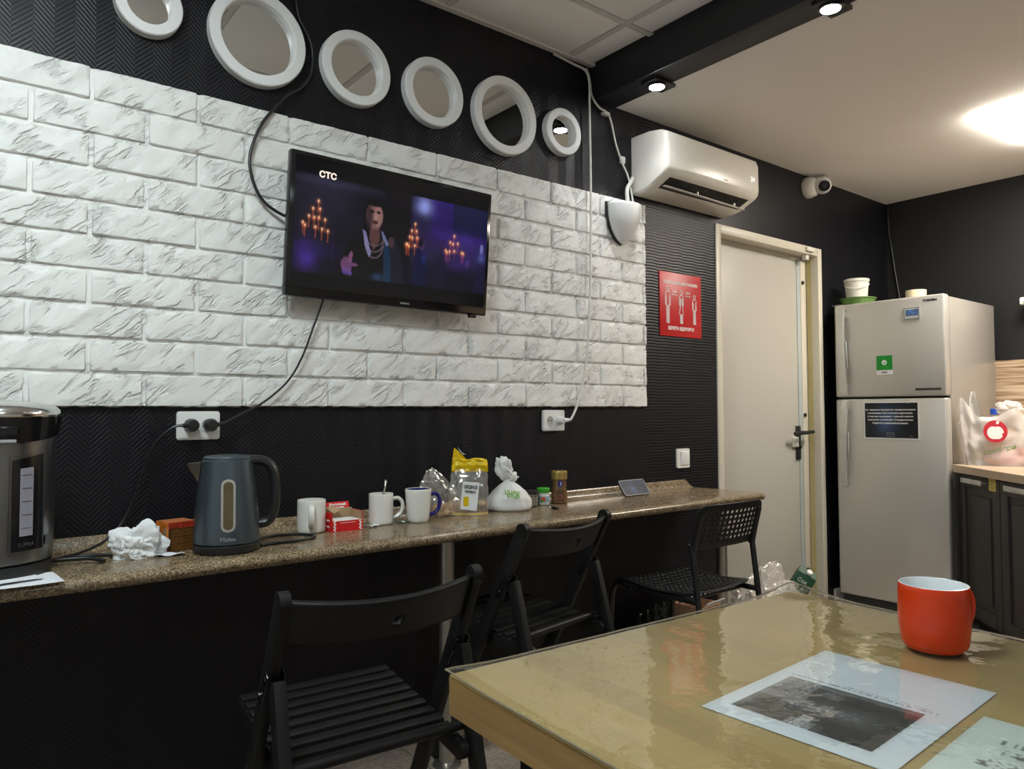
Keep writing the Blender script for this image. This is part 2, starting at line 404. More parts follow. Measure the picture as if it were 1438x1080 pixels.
def film(name, tint, opacity, gloss=0.12, rough=0.08, bump=0.0, bscale=30.0, facing=True):
    """thin clear plastic: see-through, with a surface reflection"""
    m, nt, b = new_mat(name); L = nt.links.new; nt.nodes.remove(b)
    out = next(n for n in nt.nodes if n.type == 'OUTPUT_MATERIAL')
    tr = nd(nt, 'ShaderNodeBsdfTransparent'); df = nd(nt, 'ShaderNodeBsdfDiffuse'); df.inputs[0].default_value = tint
    gl = nd(nt, 'ShaderNodeBsdfGlossy', i_Roughness=rough); gl.inputs[0].default_value = (0.95, 0.95, 0.93, 1)
    m1 = nd(nt, 'ShaderNodeMixShader'); m1.inputs[0].default_value = opacity; L(tr.outputs[0], m1.inputs[1]); L(df.outputs[0], m1.inputs[2])
    m2 = nd(nt, 'ShaderNodeMixShader'); L(m1.outputs[0], m2.inputs[1]); L(gl.outputs[0], m2.inputs[2])
    if facing:
        fr = nd(nt, 'ShaderNodeFresnel', i_IOR=1.5); fac = mth(nt, 'MINIMUM', mth(nt, 'ADD', mth(nt, 'MULTIPLY', fr.outputs[0], 1.0), gloss * 0.1), 1.0)
        L(fac, m2.inputs[0])
    else: m2.inputs[0].default_value = gloss
    if bump:
        tc = nd(nt, 'ShaderNodeTexCoord'); n = nd(nt, 'ShaderNodeTexNoise', i_Scale=bscale, i_Detail=2.0); L(tc.outputs['Object'], n.inputs['Vector'])
        bp = nd(nt, 'ShaderNodeBump', i_Strength=bump, i_Distance=0.002); L(n.outputs[0], bp.inputs['Height'])
        L(bp.outputs[0], gl.inputs['Normal'])
        if facing: L(bp.outputs[0], fr.inputs['Normal'])
    L(m2.outputs[0], out.inputs[0]); return m
M_film = film('clear_table_film', (0.55, 0.50, 0.40, 1), 0.05, 0.1, 0.03, 0.22, 38.0)
M_bag = film('clear_crinkled_plastic', (0.75, 0.75, 0.74, 1), 0.12, 0.2, 0.16, 0.5, 60.0, facing=False)
M_bag2 = film('milky_trash_plastic', (0.74, 0.70, 0.65, 1), 0.5, 0.12, 0.25, 0.5, 60.0, facing=False)
M_wbag = film('white_bag_plastic', (0.80, 0.80, 0.78, 1), 0.86, 0.05, 0.3, 0.4, 50.0, facing=False)
M_gbag = film('translucent_shopping_bag', (0.82, 0.77, 0.74, 1), 0.55, 0.06, 0.3, 0.4, 50.0, facing=False)
M_glass = film('clear_jar_glass', (0.7, 0.7, 0.7, 1), 0.06, 0.3, 0.03)
def glow(name, col, s):
    m, nt, b = new_mat(name); b.inputs['Base Color'].default_value = (0.9, 0.9, 0.9, 1)
    n = nd(nt, 'ShaderNodeTexNoise', i_Scale=3.0); mx = nd(nt, 'ShaderNodeMix', data_type='RGBA')
    mx.inputs[6].default_value = tuple(c * 0.97 for c in col[:3]) + (1,); mx.inputs[7].default_value = col; nt.links.new(n.outputs[0], mx.inputs[0])
    nt.links.new(mx.outputs[2], b.inputs['Emission Color']); b.inputs['Emission Strength'].default_value = s
    return m
WARM_L, COOL_L, SPOT_L = 44.0, 32.0, 120.0
M_warm = glow('warm_white_led', (1.0, 0.92, 0.80, 1), WARM_L)
M_cool = glow('cool_white_led', (0.86, 0.97, 1.0, 1), COOL_L)
M_fill = glow('added_cool_fill_glow', (0.86, 0.97, 1.0, 1), 7.0)  # weak glow for the added fill panel only
M_spot = glow('spot_led', (0.95, 0.98, 1.0, 1), SPOT_L)

# ------------------------------------------------------------------ room shell
XL, XR, YF, YB = -2.2, 4.80, -2.6, 2.20
ZC, ZT = 2.405, 2.537
b = MB(); b.box(((XL + XR) / 2, (YF + YB) / 2, -0.05), (XR - XL + .4, YB - YF + .4, 0.1)); struct(b.build('floor', M_floor))
b = MB()
T = 0.16
b.box(((XL - .2 + 3.005) / 2, YB + T / 2, 1.35), (3.005 - XL + .2, T, 2.7))
b.box(((3.985 + XR + .2) / 2, YB + T / 2, 1.35), (XR + .2 - 3.985, T, 2.7))
b.box((3.495, YB + T / 2, (2.005 + 2.7) / 2), (0.98, T, 2.7 - 2.005))
struct(b.build('wall_rear', M_paper))
b = MB(); b.box((XR + .05, (YF + YB) / 2, 1.35), (.1, YB - YF + .3, 2.7)); struct(b.build('wall_right', M_black))
b = MB(); b.box((XL - .05, (YF + YB) / 2, 1.35), (.1, YB - YF + .3, 2.7)); struct(b.build('wall_left', M_cream))
b = MB(); b.box(((XL + XR) / 2, YF - .05, 1.35), (XR - XL + .3, .1, 2.7)); struct(b.build('wall_front', M_cream))
b = MB(); b.box(((2.30 + XR) / 2, (YF + YB) / 2, ZC + .1), (XR - 2.30, YB - YF, .2)); struct(b.build('ceiling', M_ceil))
# tiled ceiling: slabs in a metal grid
b = MB(); b.box(((XL + 2.17) / 2, (YF + YB) / 2, ZT + .06), (2.17 - XL, YB - YF, .08))
xs = [2.17] + [2.03 - .6 * k for k in range(8)]; ys = [2.2] + [1.87 - .6 * k for k in range(8)]
xs = [x for x in xs if x > XL] + [XL]; ys = [y for y in ys if y > YF] + [YF]
for x1, x0 in zip(xs, xs[1:]):
    for y1, y0 in zip(ys, ys[1:]):
        if x1 - x0 < .05 or y1 - y0 < .03: continue
        dz = random.uniform(-.001, .001)
        b.box(((x0 + x1) / 2, (y0 + y1) / 2, ZT + .014 + dz), (x1 - x0 - .03, y1 - y0 - .03, .016), .003)
struct(b.build('ceiling_tiled', M_tile))
b = MB()
for x in xs[1:-1]: b.box((x, (YF + YB) / 2, ZT + .0115), (.024, YB - YF, .013))
for y in ys[1:-1]: b.box(((XL + 2.17) / 2, y, ZT + .0118), (2.17 - XL, .024, .0126))
b.box(((XL + 2.17) / 2, YB - .012, ZT + .006), (2.17 - XL, .024, .012))
struct(b.build('trim_1', M_tbar))
b = MB(); b.box((2.235, (YF + YB) / 2, 2.395 + .1), (.13, YB - YF, .2), .002); struct(b.build('beam', M_beam))
b = MB(); b.box((4.43, YB - .006, .035), (.74, .012, .07), .003); struct(b.build('baseboard_rear', M_frame))

# white brick cladding on the rear wall
BX0, BX1, BZ0, BZ1 = -1.6, 2.487, 1.106, 2.003
b = MB(); b.box(((BX0 + BX1) / 2, YB - .0035, (BZ0 + BZ1) / 2), (BX1 - BX0 - .006, .007, BZ1 - BZ0 - .006))
rows = 10; rh = (BZ1 - BZ0) / rows
for k in range(rows):
    z1 = BZ1 - k * rh; z0 = z1 - rh
    j0 = 0.320 if k % 2 == 0 else 0.454
    js = [j0 + .268 * i for i in range(-8, 9)]
    js = [BX0] + [x for x in js if BX0 + .05 < x < BX1 - .015] + [BX1]
    for x0, x1 in zip(js, js[1:]):
        g = .0042; a0, a1, c0, c1 = x0 + g, x1 - g, z0 + g, z1 - g
        if k == 0: c1 = z1
        if k == rows - 1: c0 = z0
        sd = random.uniform(0, 50); dep = random.uniform(-.001, .0015)
        nu = max(4, int((a1 - a0) / .0075)); nv = 11
        def fb(u, v):
            ku = .45 / nu; kv = .36 / nv
            if abs(u * nu - 1) < .01: u = ku
            elif abs(u * nu - nu + 1) < .01: u = 1 - ku
            if abs(v * nv - 1) < .01: v = kv
            elif abs(v * nv - nv + 1) < .01: v = 1 - kv
            x = a0 + (a1 - a0) * u; z = c0 + (c1 - c0) * v
            e = min(u * (a1 - a0), (1 - u) * (a1 - a0), v * (c1 - c0), (1 - v) * (c1 - c0))
            p = Vector(((x + z) * 8 + sd, (z - x) * 26, sd))
            n = noise.fractal(p, 1.0, 2.0, 3) * .0030
            q = Vector((x * 45, z * 45, sd))
            jx = noise.noise(q) * .003; jz = noise.noise(q + Vector((9, 3, 1))) * .003
            wgt = 1.0 if e < 1e-6 else 0.3
            y = YB - .0165 + dep - n
            if e < 1e-6: y = YB - .005
            elif e < .0045: y += .0008 + .0022 * abs(noise.noise(q * .6))
            return (x + jx * wgt, y, z + jz * wgt)
        b.grid(fb, nu, nv)
struct(b.build('wall_brick', M_brick, ang=60, recalc=False))
bpy.data.objects['wall_brick']['label'] = 'panel of white painted bricks on the black rear wall'

# door in the rear wall
dr = bpy.data.objects.new('door_1', None); COL.objects.link(dr); struct(dr); dr['label'] = 'cream door in a deep cream frame between the red sign and the fridge'
b = MB()
b.box((3.024, YB + .03, 1.0), (.042, .075, 2.012), .003); b.box((3.966, YB + .03, 1.0), (.042, .075, 2.012), .003)
b.box((3.495, YB + .03, 1.9835), (.8995, .0745, .045), .003)
b.box((3.918, YB + .085, .985), (.06, .035, 1.96), .002)
b.box((3.495, YB + .085, 1.955), (.90, .035, .03), .002)
b.build('door_frame', M_frame, dr)
b = MB(); b.box((3.944, YB + .049, .985), (.004, .028, 1.95)); b.build('seal', M_yel, dr)
lf = MB().box((3.465, YB + .098, .985), (.84, .05, 1.95), .003).build('door_leaf', M_door, dr)
b = MB(); b.box((3.868, YB + .0715, .98), (.036, .006, 1.94), .001); b.build('leaf_edge', M_grey, lf)
b = MB()
for z in (1.815, 1.06, .19): b.tube([(3.905, YB + .072, z), (3.905, YB + .060, z)], .011, 12)
b.build('bolt', M_bk, dr)
b = MB(); b.box((3.835, YB + .068, .905), (.042, .014, .19), .006); b.tube([(3.835, YB + .065, .962), (3.835, YB + .012, .962)], .011, 12)
b.tube([(3.90, YB + .015, .966), (3.835, YB + .012, .963), (3.72, YB + .018, .958)], .0105, 10)
b.tube([(3.835, YB + .063, .88), (3.835, YB + .05, .88)], .009, 12)
b.build('door_handle', M_bk, dr)
b = MB(); b.box((3.80, YB + .065, .91), (.05, .016, .055), .003); b.box((3.80, YB + .055, .905), (.02, .008, .03), .003); b.build('strike_box', M_offw, dr)
b = MB(); b.box((3.85, YB - .012, 1.985), (.075, .022, .022), .003); b.box((3.86, YB + .02, 1.955), (.03, .03, .045), .003); b.box((3.80, YB + .07, 1.945), (.06, .014, .014), .002)
b.build('door_sensor', M_offw, dr)

# striped back panel over the kitchen worktop
b = MB(); b.box((4.793, .62, 1.085), (.012, 2.0, .56)); struct(b.build('trim_2', M_stripe))

# ------------------------------------------------------------------ light fixtures, plus one added fill panel
def led_panel(x, y, z, m, label, rz=0.0):
    t = thing('ceiling_light_panel', label, 'ceiling light', (x, y, z), rz, None)
    MB().box((0, 0, -.006), (.58, .58, .012), .002).build('frame', M_white, t)
    MB().box((0, 0, -.020), (.595, .595, .018), .002).build('diffuser', m, t)
    return t
led_panel(3.93, .95, ZC, M_warm, 'bright square warm white LED panel on the smooth ceiling', math.radians(-4))
led_panel(-.07, .97, ZT, M_cool, 'square cool white LED panel in the tiled ceiling by the brick wall')
led_panel(.53, -.83, ZT, M_fill, 'added square cool white fill panel, out of view in the tiled ceiling above the seat')  # unseen panel added for more bounce off table and floor
def spot(y, label):
    t = thing('spotlight', label, 'spotlight', (2.245, y, 2.395), 0, 'spotlights under the dark beam')
    MB().box((0.01, 0, -.007), (.125, .075, .014), .003).build('housing', M_bk, t)
    MB().lathe([(.038, -.014), (.038, -.020), (.031, -.022), (.031, -.014)], 28).build('trim_ring', M_bkgl, t)
    MB().lathe([(.0, -.0225), (.030, -.0225), (.030, -.017), (.0, -.017)], 28).build('lamp', M_spot, t)
    ld = bpy.data.lights.new('spot_lamp', 'SPOT'); ld.energy = 11; ld.spot_size = math.radians(120); ld.spot_blend = .9; ld.color = (.95, .98, 1); ld.shadow_soft_size = .03
    lo = bpy.data.objects.new('spot_lamp', ld); COL.objects.link(lo); lo.location = (0, 0, -.03); lo.parent = t
    return t
spot(1.909, 'small lit spotlight under the dark beam close to the rear wall')
spot(1.188, 'small lit spotlight under the dark beam, second from the rear wall')
spot(.467, 'small lit spotlight under the dark beam, third from the rear wall')

# ------------------------------------------------------------------ round mirrors
def mirror(x, z, R, label):
    t = thing('round_mirror', label, 'mirror', (x, YB - .0005, z), 0, 'row of round mirrors in white frames')
    Mx = Matrix.Rotation(PI / 2, 4, 'X')
    fw = .026 + R * .05
    MB().lathe([(R, 0), (R, .026), (R - .003, .030), (R - fw + .003, .030), (R - fw, .027), (R - fw, 0)], 72, Mx, closed=True).build('mirror_frame', M_whitecool, t)
    MB().lathe([(0, .006), (R - fw + .001, .006)], 72, Mx, cap=False).build('mirror_glass', M_mirror, t)
mirror(.453, 2.213, .087, 'small round mirror cut by the top edge, farthest from the air conditioner')
mirror(.755, 2.213, .145, 'large round mirror with a black cable passing at its side')
mirror(1.076, 2.212, .122, 'medium round mirror above the left half of the television')
mirror(1.374, 2.213, .121, 'medium round mirror above the right half of the television')
mirror(1.692, 2.208, .148, 'large round mirror reflecting the dark beam')
mirror(1.986, 2.215, .094, 'smallest round mirror, reflecting a bright lamp, next to the hanging white cable')

# ------------------------------------------------------------------ television
def tv_picture(X, Y):
    c = np.zeros(X.shape + (3,))
    def put(mask, col, a=1.0):
        m = np.clip(mask, 0, 1)[..., None] * a; c[:] = c * (1 - m) + np.array(col) * m
    def ell(cx, cy, rx, ry, soft=.25):
        d = np.sqrt(((X - cx) / rx) ** 2 + ((Y - cy) / ry) ** 2); return np.clip((1 - d) / soft + .5, 0, 1)
    def gl(cx, cy, rx, ry): return np.exp(-(((X - cx) / rx) ** 2 + ((Y - cy) / ry) ** 2))
    def poly(pts, soft=.004):
        m = np.zeros(X.shape, bool); n = len(pts); j = n - 1
        for i in range(n):
            (x0, y0), (x1, y1) = pts[i], pts[j]
            if y0 != y1:
                m ^= ((y0 > Y) != (y1 > Y)) & (X < (x1 - x0) * (Y - y0) / (y1 - y0) + x0)
            j = i
        return m.astype(float)
    band = ((Y < .872) & (Y > .115)).astype(float)
    put(np.ones_like(X), (.030, .033, .042))
    n1 = vnoise(X, Y, 9, 3); n2 = vnoise(X, Y, 24, 5)
    put(band, (.060, .058, .095))
    put(band * gl(.13, .75, .14, .25), (.13, .125, .19), .8)
    put(band * np.clip((X - .555) / .02, 0, 1), (.11, .10, .20))
    put(band * np.clip((X - .66) / .02, 0, 1) * np.clip((Y - .52) / .05, 0, 1), (.135, .09, .32))
    put(band * np.clip((X - .79) / .01, 0, 1) * np.clip((Y - .60) / .02, 0, 1), (.075, .085, .20))
    put(band * gl(.80, .56, .16, .09), (.22, .13, .45), .7)
    put(band * gl(.88, .45, .15, .15), (.18, .13, .34), .7)
    put(band * gl(.631, .80, .045, .085), (.52, .56, .82), .9)
    put(band * gl(.17, .83, .22, .03) * (Y < .87), (.22, .22, .32), .5)
    put(band * ((X > .42) & (X < .555)).astype(float) * np.clip((Y - .3) / .2, 0, 1), (.045, .042, .06), .8)
    put(band * np.clip((.36 - Y) / .12, 0, 1), (.045, .04, .085), .85)
    put(band * gl(.06, .25, .05, .12), (.26, .16, .56), .85); put(band * gl(.10, .30, .12, .06), (.12, .08, .27), .7)
    put(band * ell(.015, .42, .02, .07), (.07, .055, .14)); put(band * ((np.abs(X - .18) < .006) & (Y < .5) & (Y > .2)), (.12, .08, .24), .5)
    c[:] *= (.85 + .25 * n1 + .1 * n2)[..., None]
    # candelabra
    def candles(pts, col, floor_):
        for (x, y) in pts:
            put(((np.abs(X - x) < .0026) & (Y < y) & (Y > max(floor_, y - .085))).astype(float), col, .75)
            put(gl(x, y, .012, .021), (.85, .42, .25), .55); put(gl(x, y + .004, .0038, .011), (1., .86, .66), 1.)
    candles([(.106, .671), (.083, .608), (.114, .612), (.066, .546), (.09, .54), (.11, .544), (.139, .535), (.050, .471), (.04, .49), (.097, .469), (.127, .46), (.154, .452)], (.55, .26, .19), .36)
    candles([(.586, .633), (.569, .573), (.594, .575), (.559, .519), (.573, .515), (.599, .52), (.542, .451), (.556, .44), (.588, .452), (.614, .505), (.548, .455)], (.55, .24, .16), .36)
    candles([(.806, .59), (.784, .531), (.80, .52), (.828, .53), (.76, .454), (.768, .44), (.783, .45), (.81, .46), (.853, .455), (.862, .45)], (.50, .20, .42), .33)
    # people standing at the back
    put(poly([(.575, .13), (.585, .36), (.61, .45), (.645, .42), (.665, .3), (.66, .13)]), (.045, .06, .19), .9)
    put(ell(.628, .462, .014, .045), (.24, .16, .30), .9); put(ell(.620, .49, .012, .04), (.04, .035, .08), .9); put(gl(.64, .36, .012, .05), (.13, .20, .45), .7)
    put(poly([(.69, .13), (.70, .36), (.725, .43), (.755, .40), (.775, .25), (.77, .13)]), (.085, .065, .16), .85); put(ell(.733, .468, .013, .042), (.16, .11, .24), .9)
    put(poly([(.93, .13), (.945, .36), (.972, .42), (1., .40), (1., .13)]), (.10, .09, .19), .8); put(ell(.972, .52, .011, .045), (.45, .46, .68), .8); put(gl(.972, .44, .02, .05), (.33, .40, .68), .6)
    put(ell(.89, .37, .013, .04), (.26, .18, .42), .7); put(gl(.83, .34, .05, .04), (.20, .12, .38), .6)
    # the singer in front
    put(poly([(.20, .12), (.235, .33), (.28, .46), (.335, .53), (.42, .53), (.47, .46), (.515, .36), (.54, .12)]), (.052, .048, .062))
    put(poly([(.455, .12), (.45, .44), (.475, .49), (.515, .36), (.54, .12)]), (.085, .095, .145), .8)
    put(poly([(.43, .12), (.425, .42), (.447, .45), (.466, .30), (.47, .12)]), (.075, .17, .27), .85)
    put(ell(.375, .645, .056, .13), (.035, .03, .04)); put(ell(.352, .52, .032, .10), (.035, .03, .04))
    put(poly([(.355, .56), (.352, .45), (.375, .36), (.405, .45), (.40, .57)]), (.30, .20, .20))
    put(ell(.374, .640, .042, .108), (.42, .30, .30)); put(ell(.392, .64, .022, .085), (.55, .41, .39), .7); put(ell(.348, .62, .015, .10, .6), (.16, .11, .14), .8)
    put(ell(.374, .745, .046, .03), (.05, .04, .05)); put(ell(.36, .672, .011, .012), (.10, .07, .08)); put(ell(.393, .672, .010, .011), (.12, .08, .09))
    put(ell(.381, .635, .006, .03), (.62, .46, .43), .7); put(ell(.378, .585, .014, .009), (.20, .09, .10)); put(ell(.377, .598, .015, .006), (.32, .18, .18))
    for k in range(3): put((np.abs(np.hypot((X - .378) / .045, (Y - (.475 - .03 * k)) / (.075 + .02 * k)) - 1) < .07) * (Y < .47 - .03 * k), (.36, .30, .34), .8)
    put(poly([(.318, .52), (.335, .50), (.365, .33), (.355, .30), (.33, .40)]), (.50, .49, .66), .8); put(poly([(.408, .53), (.42, .52), (.452, .43), (.44, .41), (.42, .47)]), (.42, .46, .60), .8)
    put(poly([(.372, .13), (.375, .30), (.392, .30), (.40, .13)]), (.04, .04, .06)); put(gl(.40, .15, .03, .03), (.17, .30, .46), .7)
    put(ell(.464, .45, .016, .045), (.28, .18, .20), .8)
    # raised hand
    put(ell(.247, .22, .028, .06), (.36, .22, .36)); put(poly([(.252, .24), (.258, .30), (.268, .335), (.276, .31), (.272, .24)]), (.42, .26, .38))
    for k in range(4): put(ell(.233 + .011 * k, .175 - .004 * k, .0055, .032), (.38, .27, .46)); put(ell(.235 + .012 * k, .155, .006, .012), (.27, .19, .5))
    put(ell(.285, .225, .017, .014), (.38, .22, .36))
    put((1 - band) * (Y < .2), (.024, .026, .034)); put((1 - band) * (Y > .8), (.032, .036, .044))
    # channel logo
    put(np.zeros_like(X), (0, 0, 0))
    return c
tv = thing('television', 'wall-mounted black flat television showing a dark purple candlelit scene', 'television', (1.189, 2.103, 1.649), math.radians(0.0), None, math.radians(4.6), math.radians(.55))
MB().box((0, .016, 0), (.738, .03, .434), .006).build('bezel', M_bkgl, tv)
MB().box((0, .048, -.03), (.52, .036, .30), .014).build('back_cover', M_bk, tv)
M_tvs = vcol_mat('television_picture', .12, 1.05, spec=.5)
scr = painted('screen', .706, .392, 353, 196, tv_picture, M_tvs, tv, (0, -.0008, .008), (1, 0, 0), (0, 0, 1))
M_logo = glow('channel_logo', (1.0, .62, .42, 1), .62)
text('channel_logo', 'СТС', M_logo, scr, (-.252, -.0014, .1585), width=.056, height=.021, bold=.0012, ext=.0002, size=.03)
text('brand_mark', 'SAMSUNG', M_gprint, tv, (.035, -.0006, -.2035), width=.035, height=.006, size=.01, ext=.0003, bold=.0003)
MB().box((.315, .012, -.2215), (.028, .016, .011), .002).build('sensor_foot', M_bk, tv)
br = MB(); br.box((0, .078, -.02), (.24, .05, .012)); br.box((0, .078, .05), (.24, .05, .012)); br.box((0, .072, .01), (.10, .03, .20)); br.build('wall_bracket', M_steelbk, tv)

def cable(name, pts, r, m, label, cat, smooth=8):
    o = MB().tube(pts, r, 8, smooth).build(name, m, None, 60); return tag(o, label, cat)
cable('antenna_cable', [(.872, 2.19, 2.42), (.882, 2.19, 2.33), (.925, 2.19, 2.25), (.925, 2.19, 2.16), (.885, 2.185, 2.095), (.842, 2.176, 2.060), (.766, 2.172, 1.955), (.729, 2.168, 1.852), (.734, 2.165, 1.781), (.764, 2.165, 1.722), (.812, 2.160, 1.689), (.86, 2.150, 1.676), (.93, 2.145, 1.675)], .0048, M_rub, 'black cable curving from the mirrors down to the television side', 'cable')
tc_ = thing('power_cord', 'thin black television cord hanging to the double socket', 'cord', (.627, 2.185, 1.054))
def rel(pts, o): return [tuple(Vector(p) - Vector(o)) for p in pts]
MB().tube(rel([(.96, 2.13, 1.50), (.954, 2.160, 1.433), (.926, 2.165, 1.351), (.892, 2.165, 1.261), (.848, 2.168, 1.184), (.773, 2.165, 1.119), (.701, 2.160, 1.082), (.656, 2.158, 1.058)], (.627, 2.185, 1.054)), .0032, 8, 8).build('cord', M_rub, tc_)
b = MB(); b.lathe([(.0, .0), (.0185, .0), (.0185, .016), (.013, .030), (.0, .031)], 24, Matrix.Rotation(PI / 2, 4, 'X')); b.tube([(.005, -.024, 0), (.03, -.027, .004)], [.008, .0045], 10)
b.build('plug', M_bk, tc_)

# ------------------------------------------------------------------ sockets and switch
def rounded(w, h, r, n=5):
    o = []
    for cx, cy, a0 in ((w / 2 - r, h / 2 - r, 0), (-w / 2 + r, h / 2 - r, 90), (-w / 2 + r, -h / 2 + r, 180), (w / 2 - r, -h / 2 + r, 270)):
        for k in range(n + 1):
            a = math.radians(a0 + 90 * k / n); o.append((cx + r * math.cos(a), cy + r * math.sin(a)))
    return o
RX = Matrix.Rotation(PI / 2, 4, 'X')
def socket(x, z, w, h, label, sep, r):
    t = thing('wall_socket', label, 'socket', (x, YB - .0003, z))
    b = MB(); b.prism(rounded(w, h, .008), 0, .009, RX); b.prism(rounded(w - .008, h - .008, .007), .009, .0115, RX); b.build('cover_plate', M_white, t)
    for s in (-1, 1):
        b = MB(); b.lathe([(r + .0025, .0116), (r + .0025, .0135), (r, .0135), (r, .012)], 30, Matrix.Translation((s * sep, 0, 0)) @ RX)
        rg = b.build('socket_ring', M_white, t)
        b = MB(); b.lathe([(0, .0122), (r, .0122)], 30, Matrix.Translation((s * sep, 0, 0)) @ RX, cap=False)
        b.build('socket_well', M_sock, t)
        b = MB()
        for q in (-1, 1): b.tube([(s * sep + q * .006, -.0125, 0), (s * sep + q * .006, -.0132, 0)], .0026, 10)
        b.build('contact', M_dark, t)
    return t
M_sock = mat('socket_recess', (.42, .41, .38), .4)
socket(.598, 1.053, .116, .080, 'white double wall socket with two black plugs, between pot and kettle', .0235, .0175)
socket(1.938, 1.052, .112, .082, 'white double wall socket with one white plug and one empty hole', .0235, .0165)
t = thing('light_switch', 'white single light switch on the black wall beside the door', 'switch', (2.733, YB - .0003, .869))
MB().prism(rounded(.088, .088, .007), 0, .009, RX).build('cover_plate', M_white, t)
b = MB(); b.box((.006, -.0115, 0), (.052, .008, .062), .002, Matrix.Rotation(math.radians(4), 4, 'X')); b.build('rocker', M_whitecool, t)

# ------------------------------------------------------------------ white cables, wall fitting
wc = thing('white_cable', 'white cable hanging from the ceiling corner down to the single plugged socket', 'cable', (1.962, 2.186, 1.052))
o_ = (1.962, 2.186, 1.052)
MB().tube(rel([(1.95, 2.192, 2.530), (2.06, 2.19, 2.518), (2.118, 2.182, 2.505), (2.122, 2.165, 2.45), (2.123, 2.165, 2.348), (2.125, 2.165, 2.14), (2.126, 2.165, 1.902), (2.120, 2.163, 1.724), (2.110, 2.160, 1.547), (2.096, 2.158, 1.37), (2.07, 2.158, 1.225), (2.035, 2.155, 1.124), (2.005, 2.150, 1.075), (1.988, 2.150, 1.054)], o_), .0048, 8, 8).build('cord', M_wcab, wc)
b = MB(); b.lathe([(0, 0), (.0165, 0), (.0165, .012), (.012, .026), (0, .028)], 24, RX); b.tube([(.004, -.022, 0), (.030, -.034, .002)], [.011, .005], 10); b.build('plug', M_white, wc)
wc2 = thing('white_cable', 'white cable clipped along the beam foot down to the shield-shaped fitting', 'cable', (2.405, 2.17, 2.0))
o_ = (2.405, 2.17, 2.0)
MB().tube(rel([(2.128, 2.188, 2.520), (2.134, 2.175, 2.473), (2.147, 2.175, 2.405), (2.191, 2.178, 2.368), (2.242, 2.182, 2.360), (2.271, 2.185, 2.326), (2.301, 2.188, 2.24), (2.338, 2.188, 2.168), (2.372, 2.186, 2.114), (2.382, 2.180, 2.06), (2.385, 2.165, 1.975)], o_), .0042, 8, 8).build('cord', M_wcab, wc2)
MB().box((-.165, .018, .355), (.035, .022, .014), .002).build('clip', M_wcab, wc2); MB().box((-.06, .022, .178), (.026, .014, .03), .002).build('clip', M_wcab, wc2)
b = MB(); b.tube(rel([(2.404, 2.187, 2.11), (2.385, 2.18, 2.085), (2.355, 2.175, 2.045), (2.352, 2.168, 1.975)], o_), .009, 10, 6); b.build('conduit', M_wcab, wc2)
# shield-shaped wall fitting
t = thing('wall_fitting', 'grey-white shield-shaped wall fitting at the end of a cable below the air conditioner', 'wall fitting', (2.318, 2.184, 1.97))
def shield(u, v):
    a = (u - .5) * PI; zz = -v; wd = .088 * max(0.0, 1 - v ** 2.3) ** .62; dp = .075 * max(0.0, 1 - v ** 2.0) ** .7
    return (wd * math.sin(a), -.012 - dp * math.cos(a), zz * .165 - .002)
b = MB(); b.grid(shield, 24, 20); o = b.build('shade', M_whitecool, t); o.modifiers.new('s', 'SOLIDIFY').thickness = .003
def backp(k): return .094 * max(0.0, 1 - k ** 2.3) ** .62
n = 16; pl = [(backp(k / n), -k / n * .176 + .004) for k in range(n + 1)]; pl = pl + [(-x, y) for x, y in pl[::-1][1:]]
MB().prism(pl, -.002, .012, RX).build('back_plate', M_bk, t)
MB().grid(lambda u, v: (.086 * (1 - 2 * u) , -.012 - v * .073 * math.sqrt(max(0, 1 - (1 - 2 * u) ** 2)), -.004), 20, 4).build('top_cap', M_whitecool, t)

# ------------------------------------------------------------------ air conditioner
ac = thing('air_conditioner', 'white split air conditioner high on the wall above the cream door', 'air conditioner', (2.412, YB, 2.04))
prof = [(0, .258), (-.10, .258), (-.16, .248), (-.192, .232), (-.202, .208), (-.203, .085), (-.198, .066), (-.184, .052), (-.10, .012), (-.06, .003), (0, 0)]
W_ = .672
b = MB(); n = len(prof); rd = 5
rings = []
for k, (xx, sc) in enumerate([(0, .0), (.002, .45), (.008, .8), (.018, 1.), (W_ - .018, 1.), (W_ - .008, .8), (W_ - .002, .45), (W_, .0)]):
    ring = []
    for (y, z) in prof:
        ins = (1 - sc) * .016; cy, cz = -.10, .13
        y2 = y + (ins if y < -.001 else 0); z2 = z + (-ins if z > cz else ins) * .6
        ring.append(b.bm.verts.new((xx, y2, z2)))
    rings.append(ring)
for a, c in zip(rings, rings[1:]):
    for k in range(n): b.bm.faces.new((a[k], a[(k + 1) % n], c[(k + 1) % n], c[k]))
b.bm.faces.new(rings[0]); b.bm.faces.new(rings[-1][::-1])
b.build('body', M_ac, ac, 30)
def under(x, s, d=.0):  # point on the sloping underside, s from front 0 to back 1
    y0, z0, y1, z1 = -.184, .052, -.10, .012
    ny, nz = -.43, -.90
    return (x, y0 + (y1 - y0) * s + ny * d, z0 + (z1 - z0) * s + nz * d)
b = MB(); b.grid(lambda u, v: under(.05 + (W_ - .10) * u, .14 + .78 * v, .0012), 2, 2); vt = b.build('air_outlet', M_dark, ac)
b = MB()
for k in range(26):
    x = .075 + k * (W_ - .15) / 25
    b.bar(under(x, .2, .0016), under(x + .008, .5, .0016), .004, .003)
b.build('vane', M_bkgl, vt)
b = MB(); b.bar(under(.05, .60, .012), under(W_ - .03, .70, .014), .016, .003, .001, (0, 1, 0)); b.box(under(.28, .58, .006), (.006, .01, .014)); b.box(under(.56, .62, .006), (.006, .01, .014)); b.build('louver_blade', M_ac, ac)
M_disp = glow('display_glow', (.95, .93, 1, 1), .95)
text('display', '24', M_disp, ac, (.612, -.2045, .135), width=.030, height=.022, size=.02, ext=.0003, bold=-.0003)
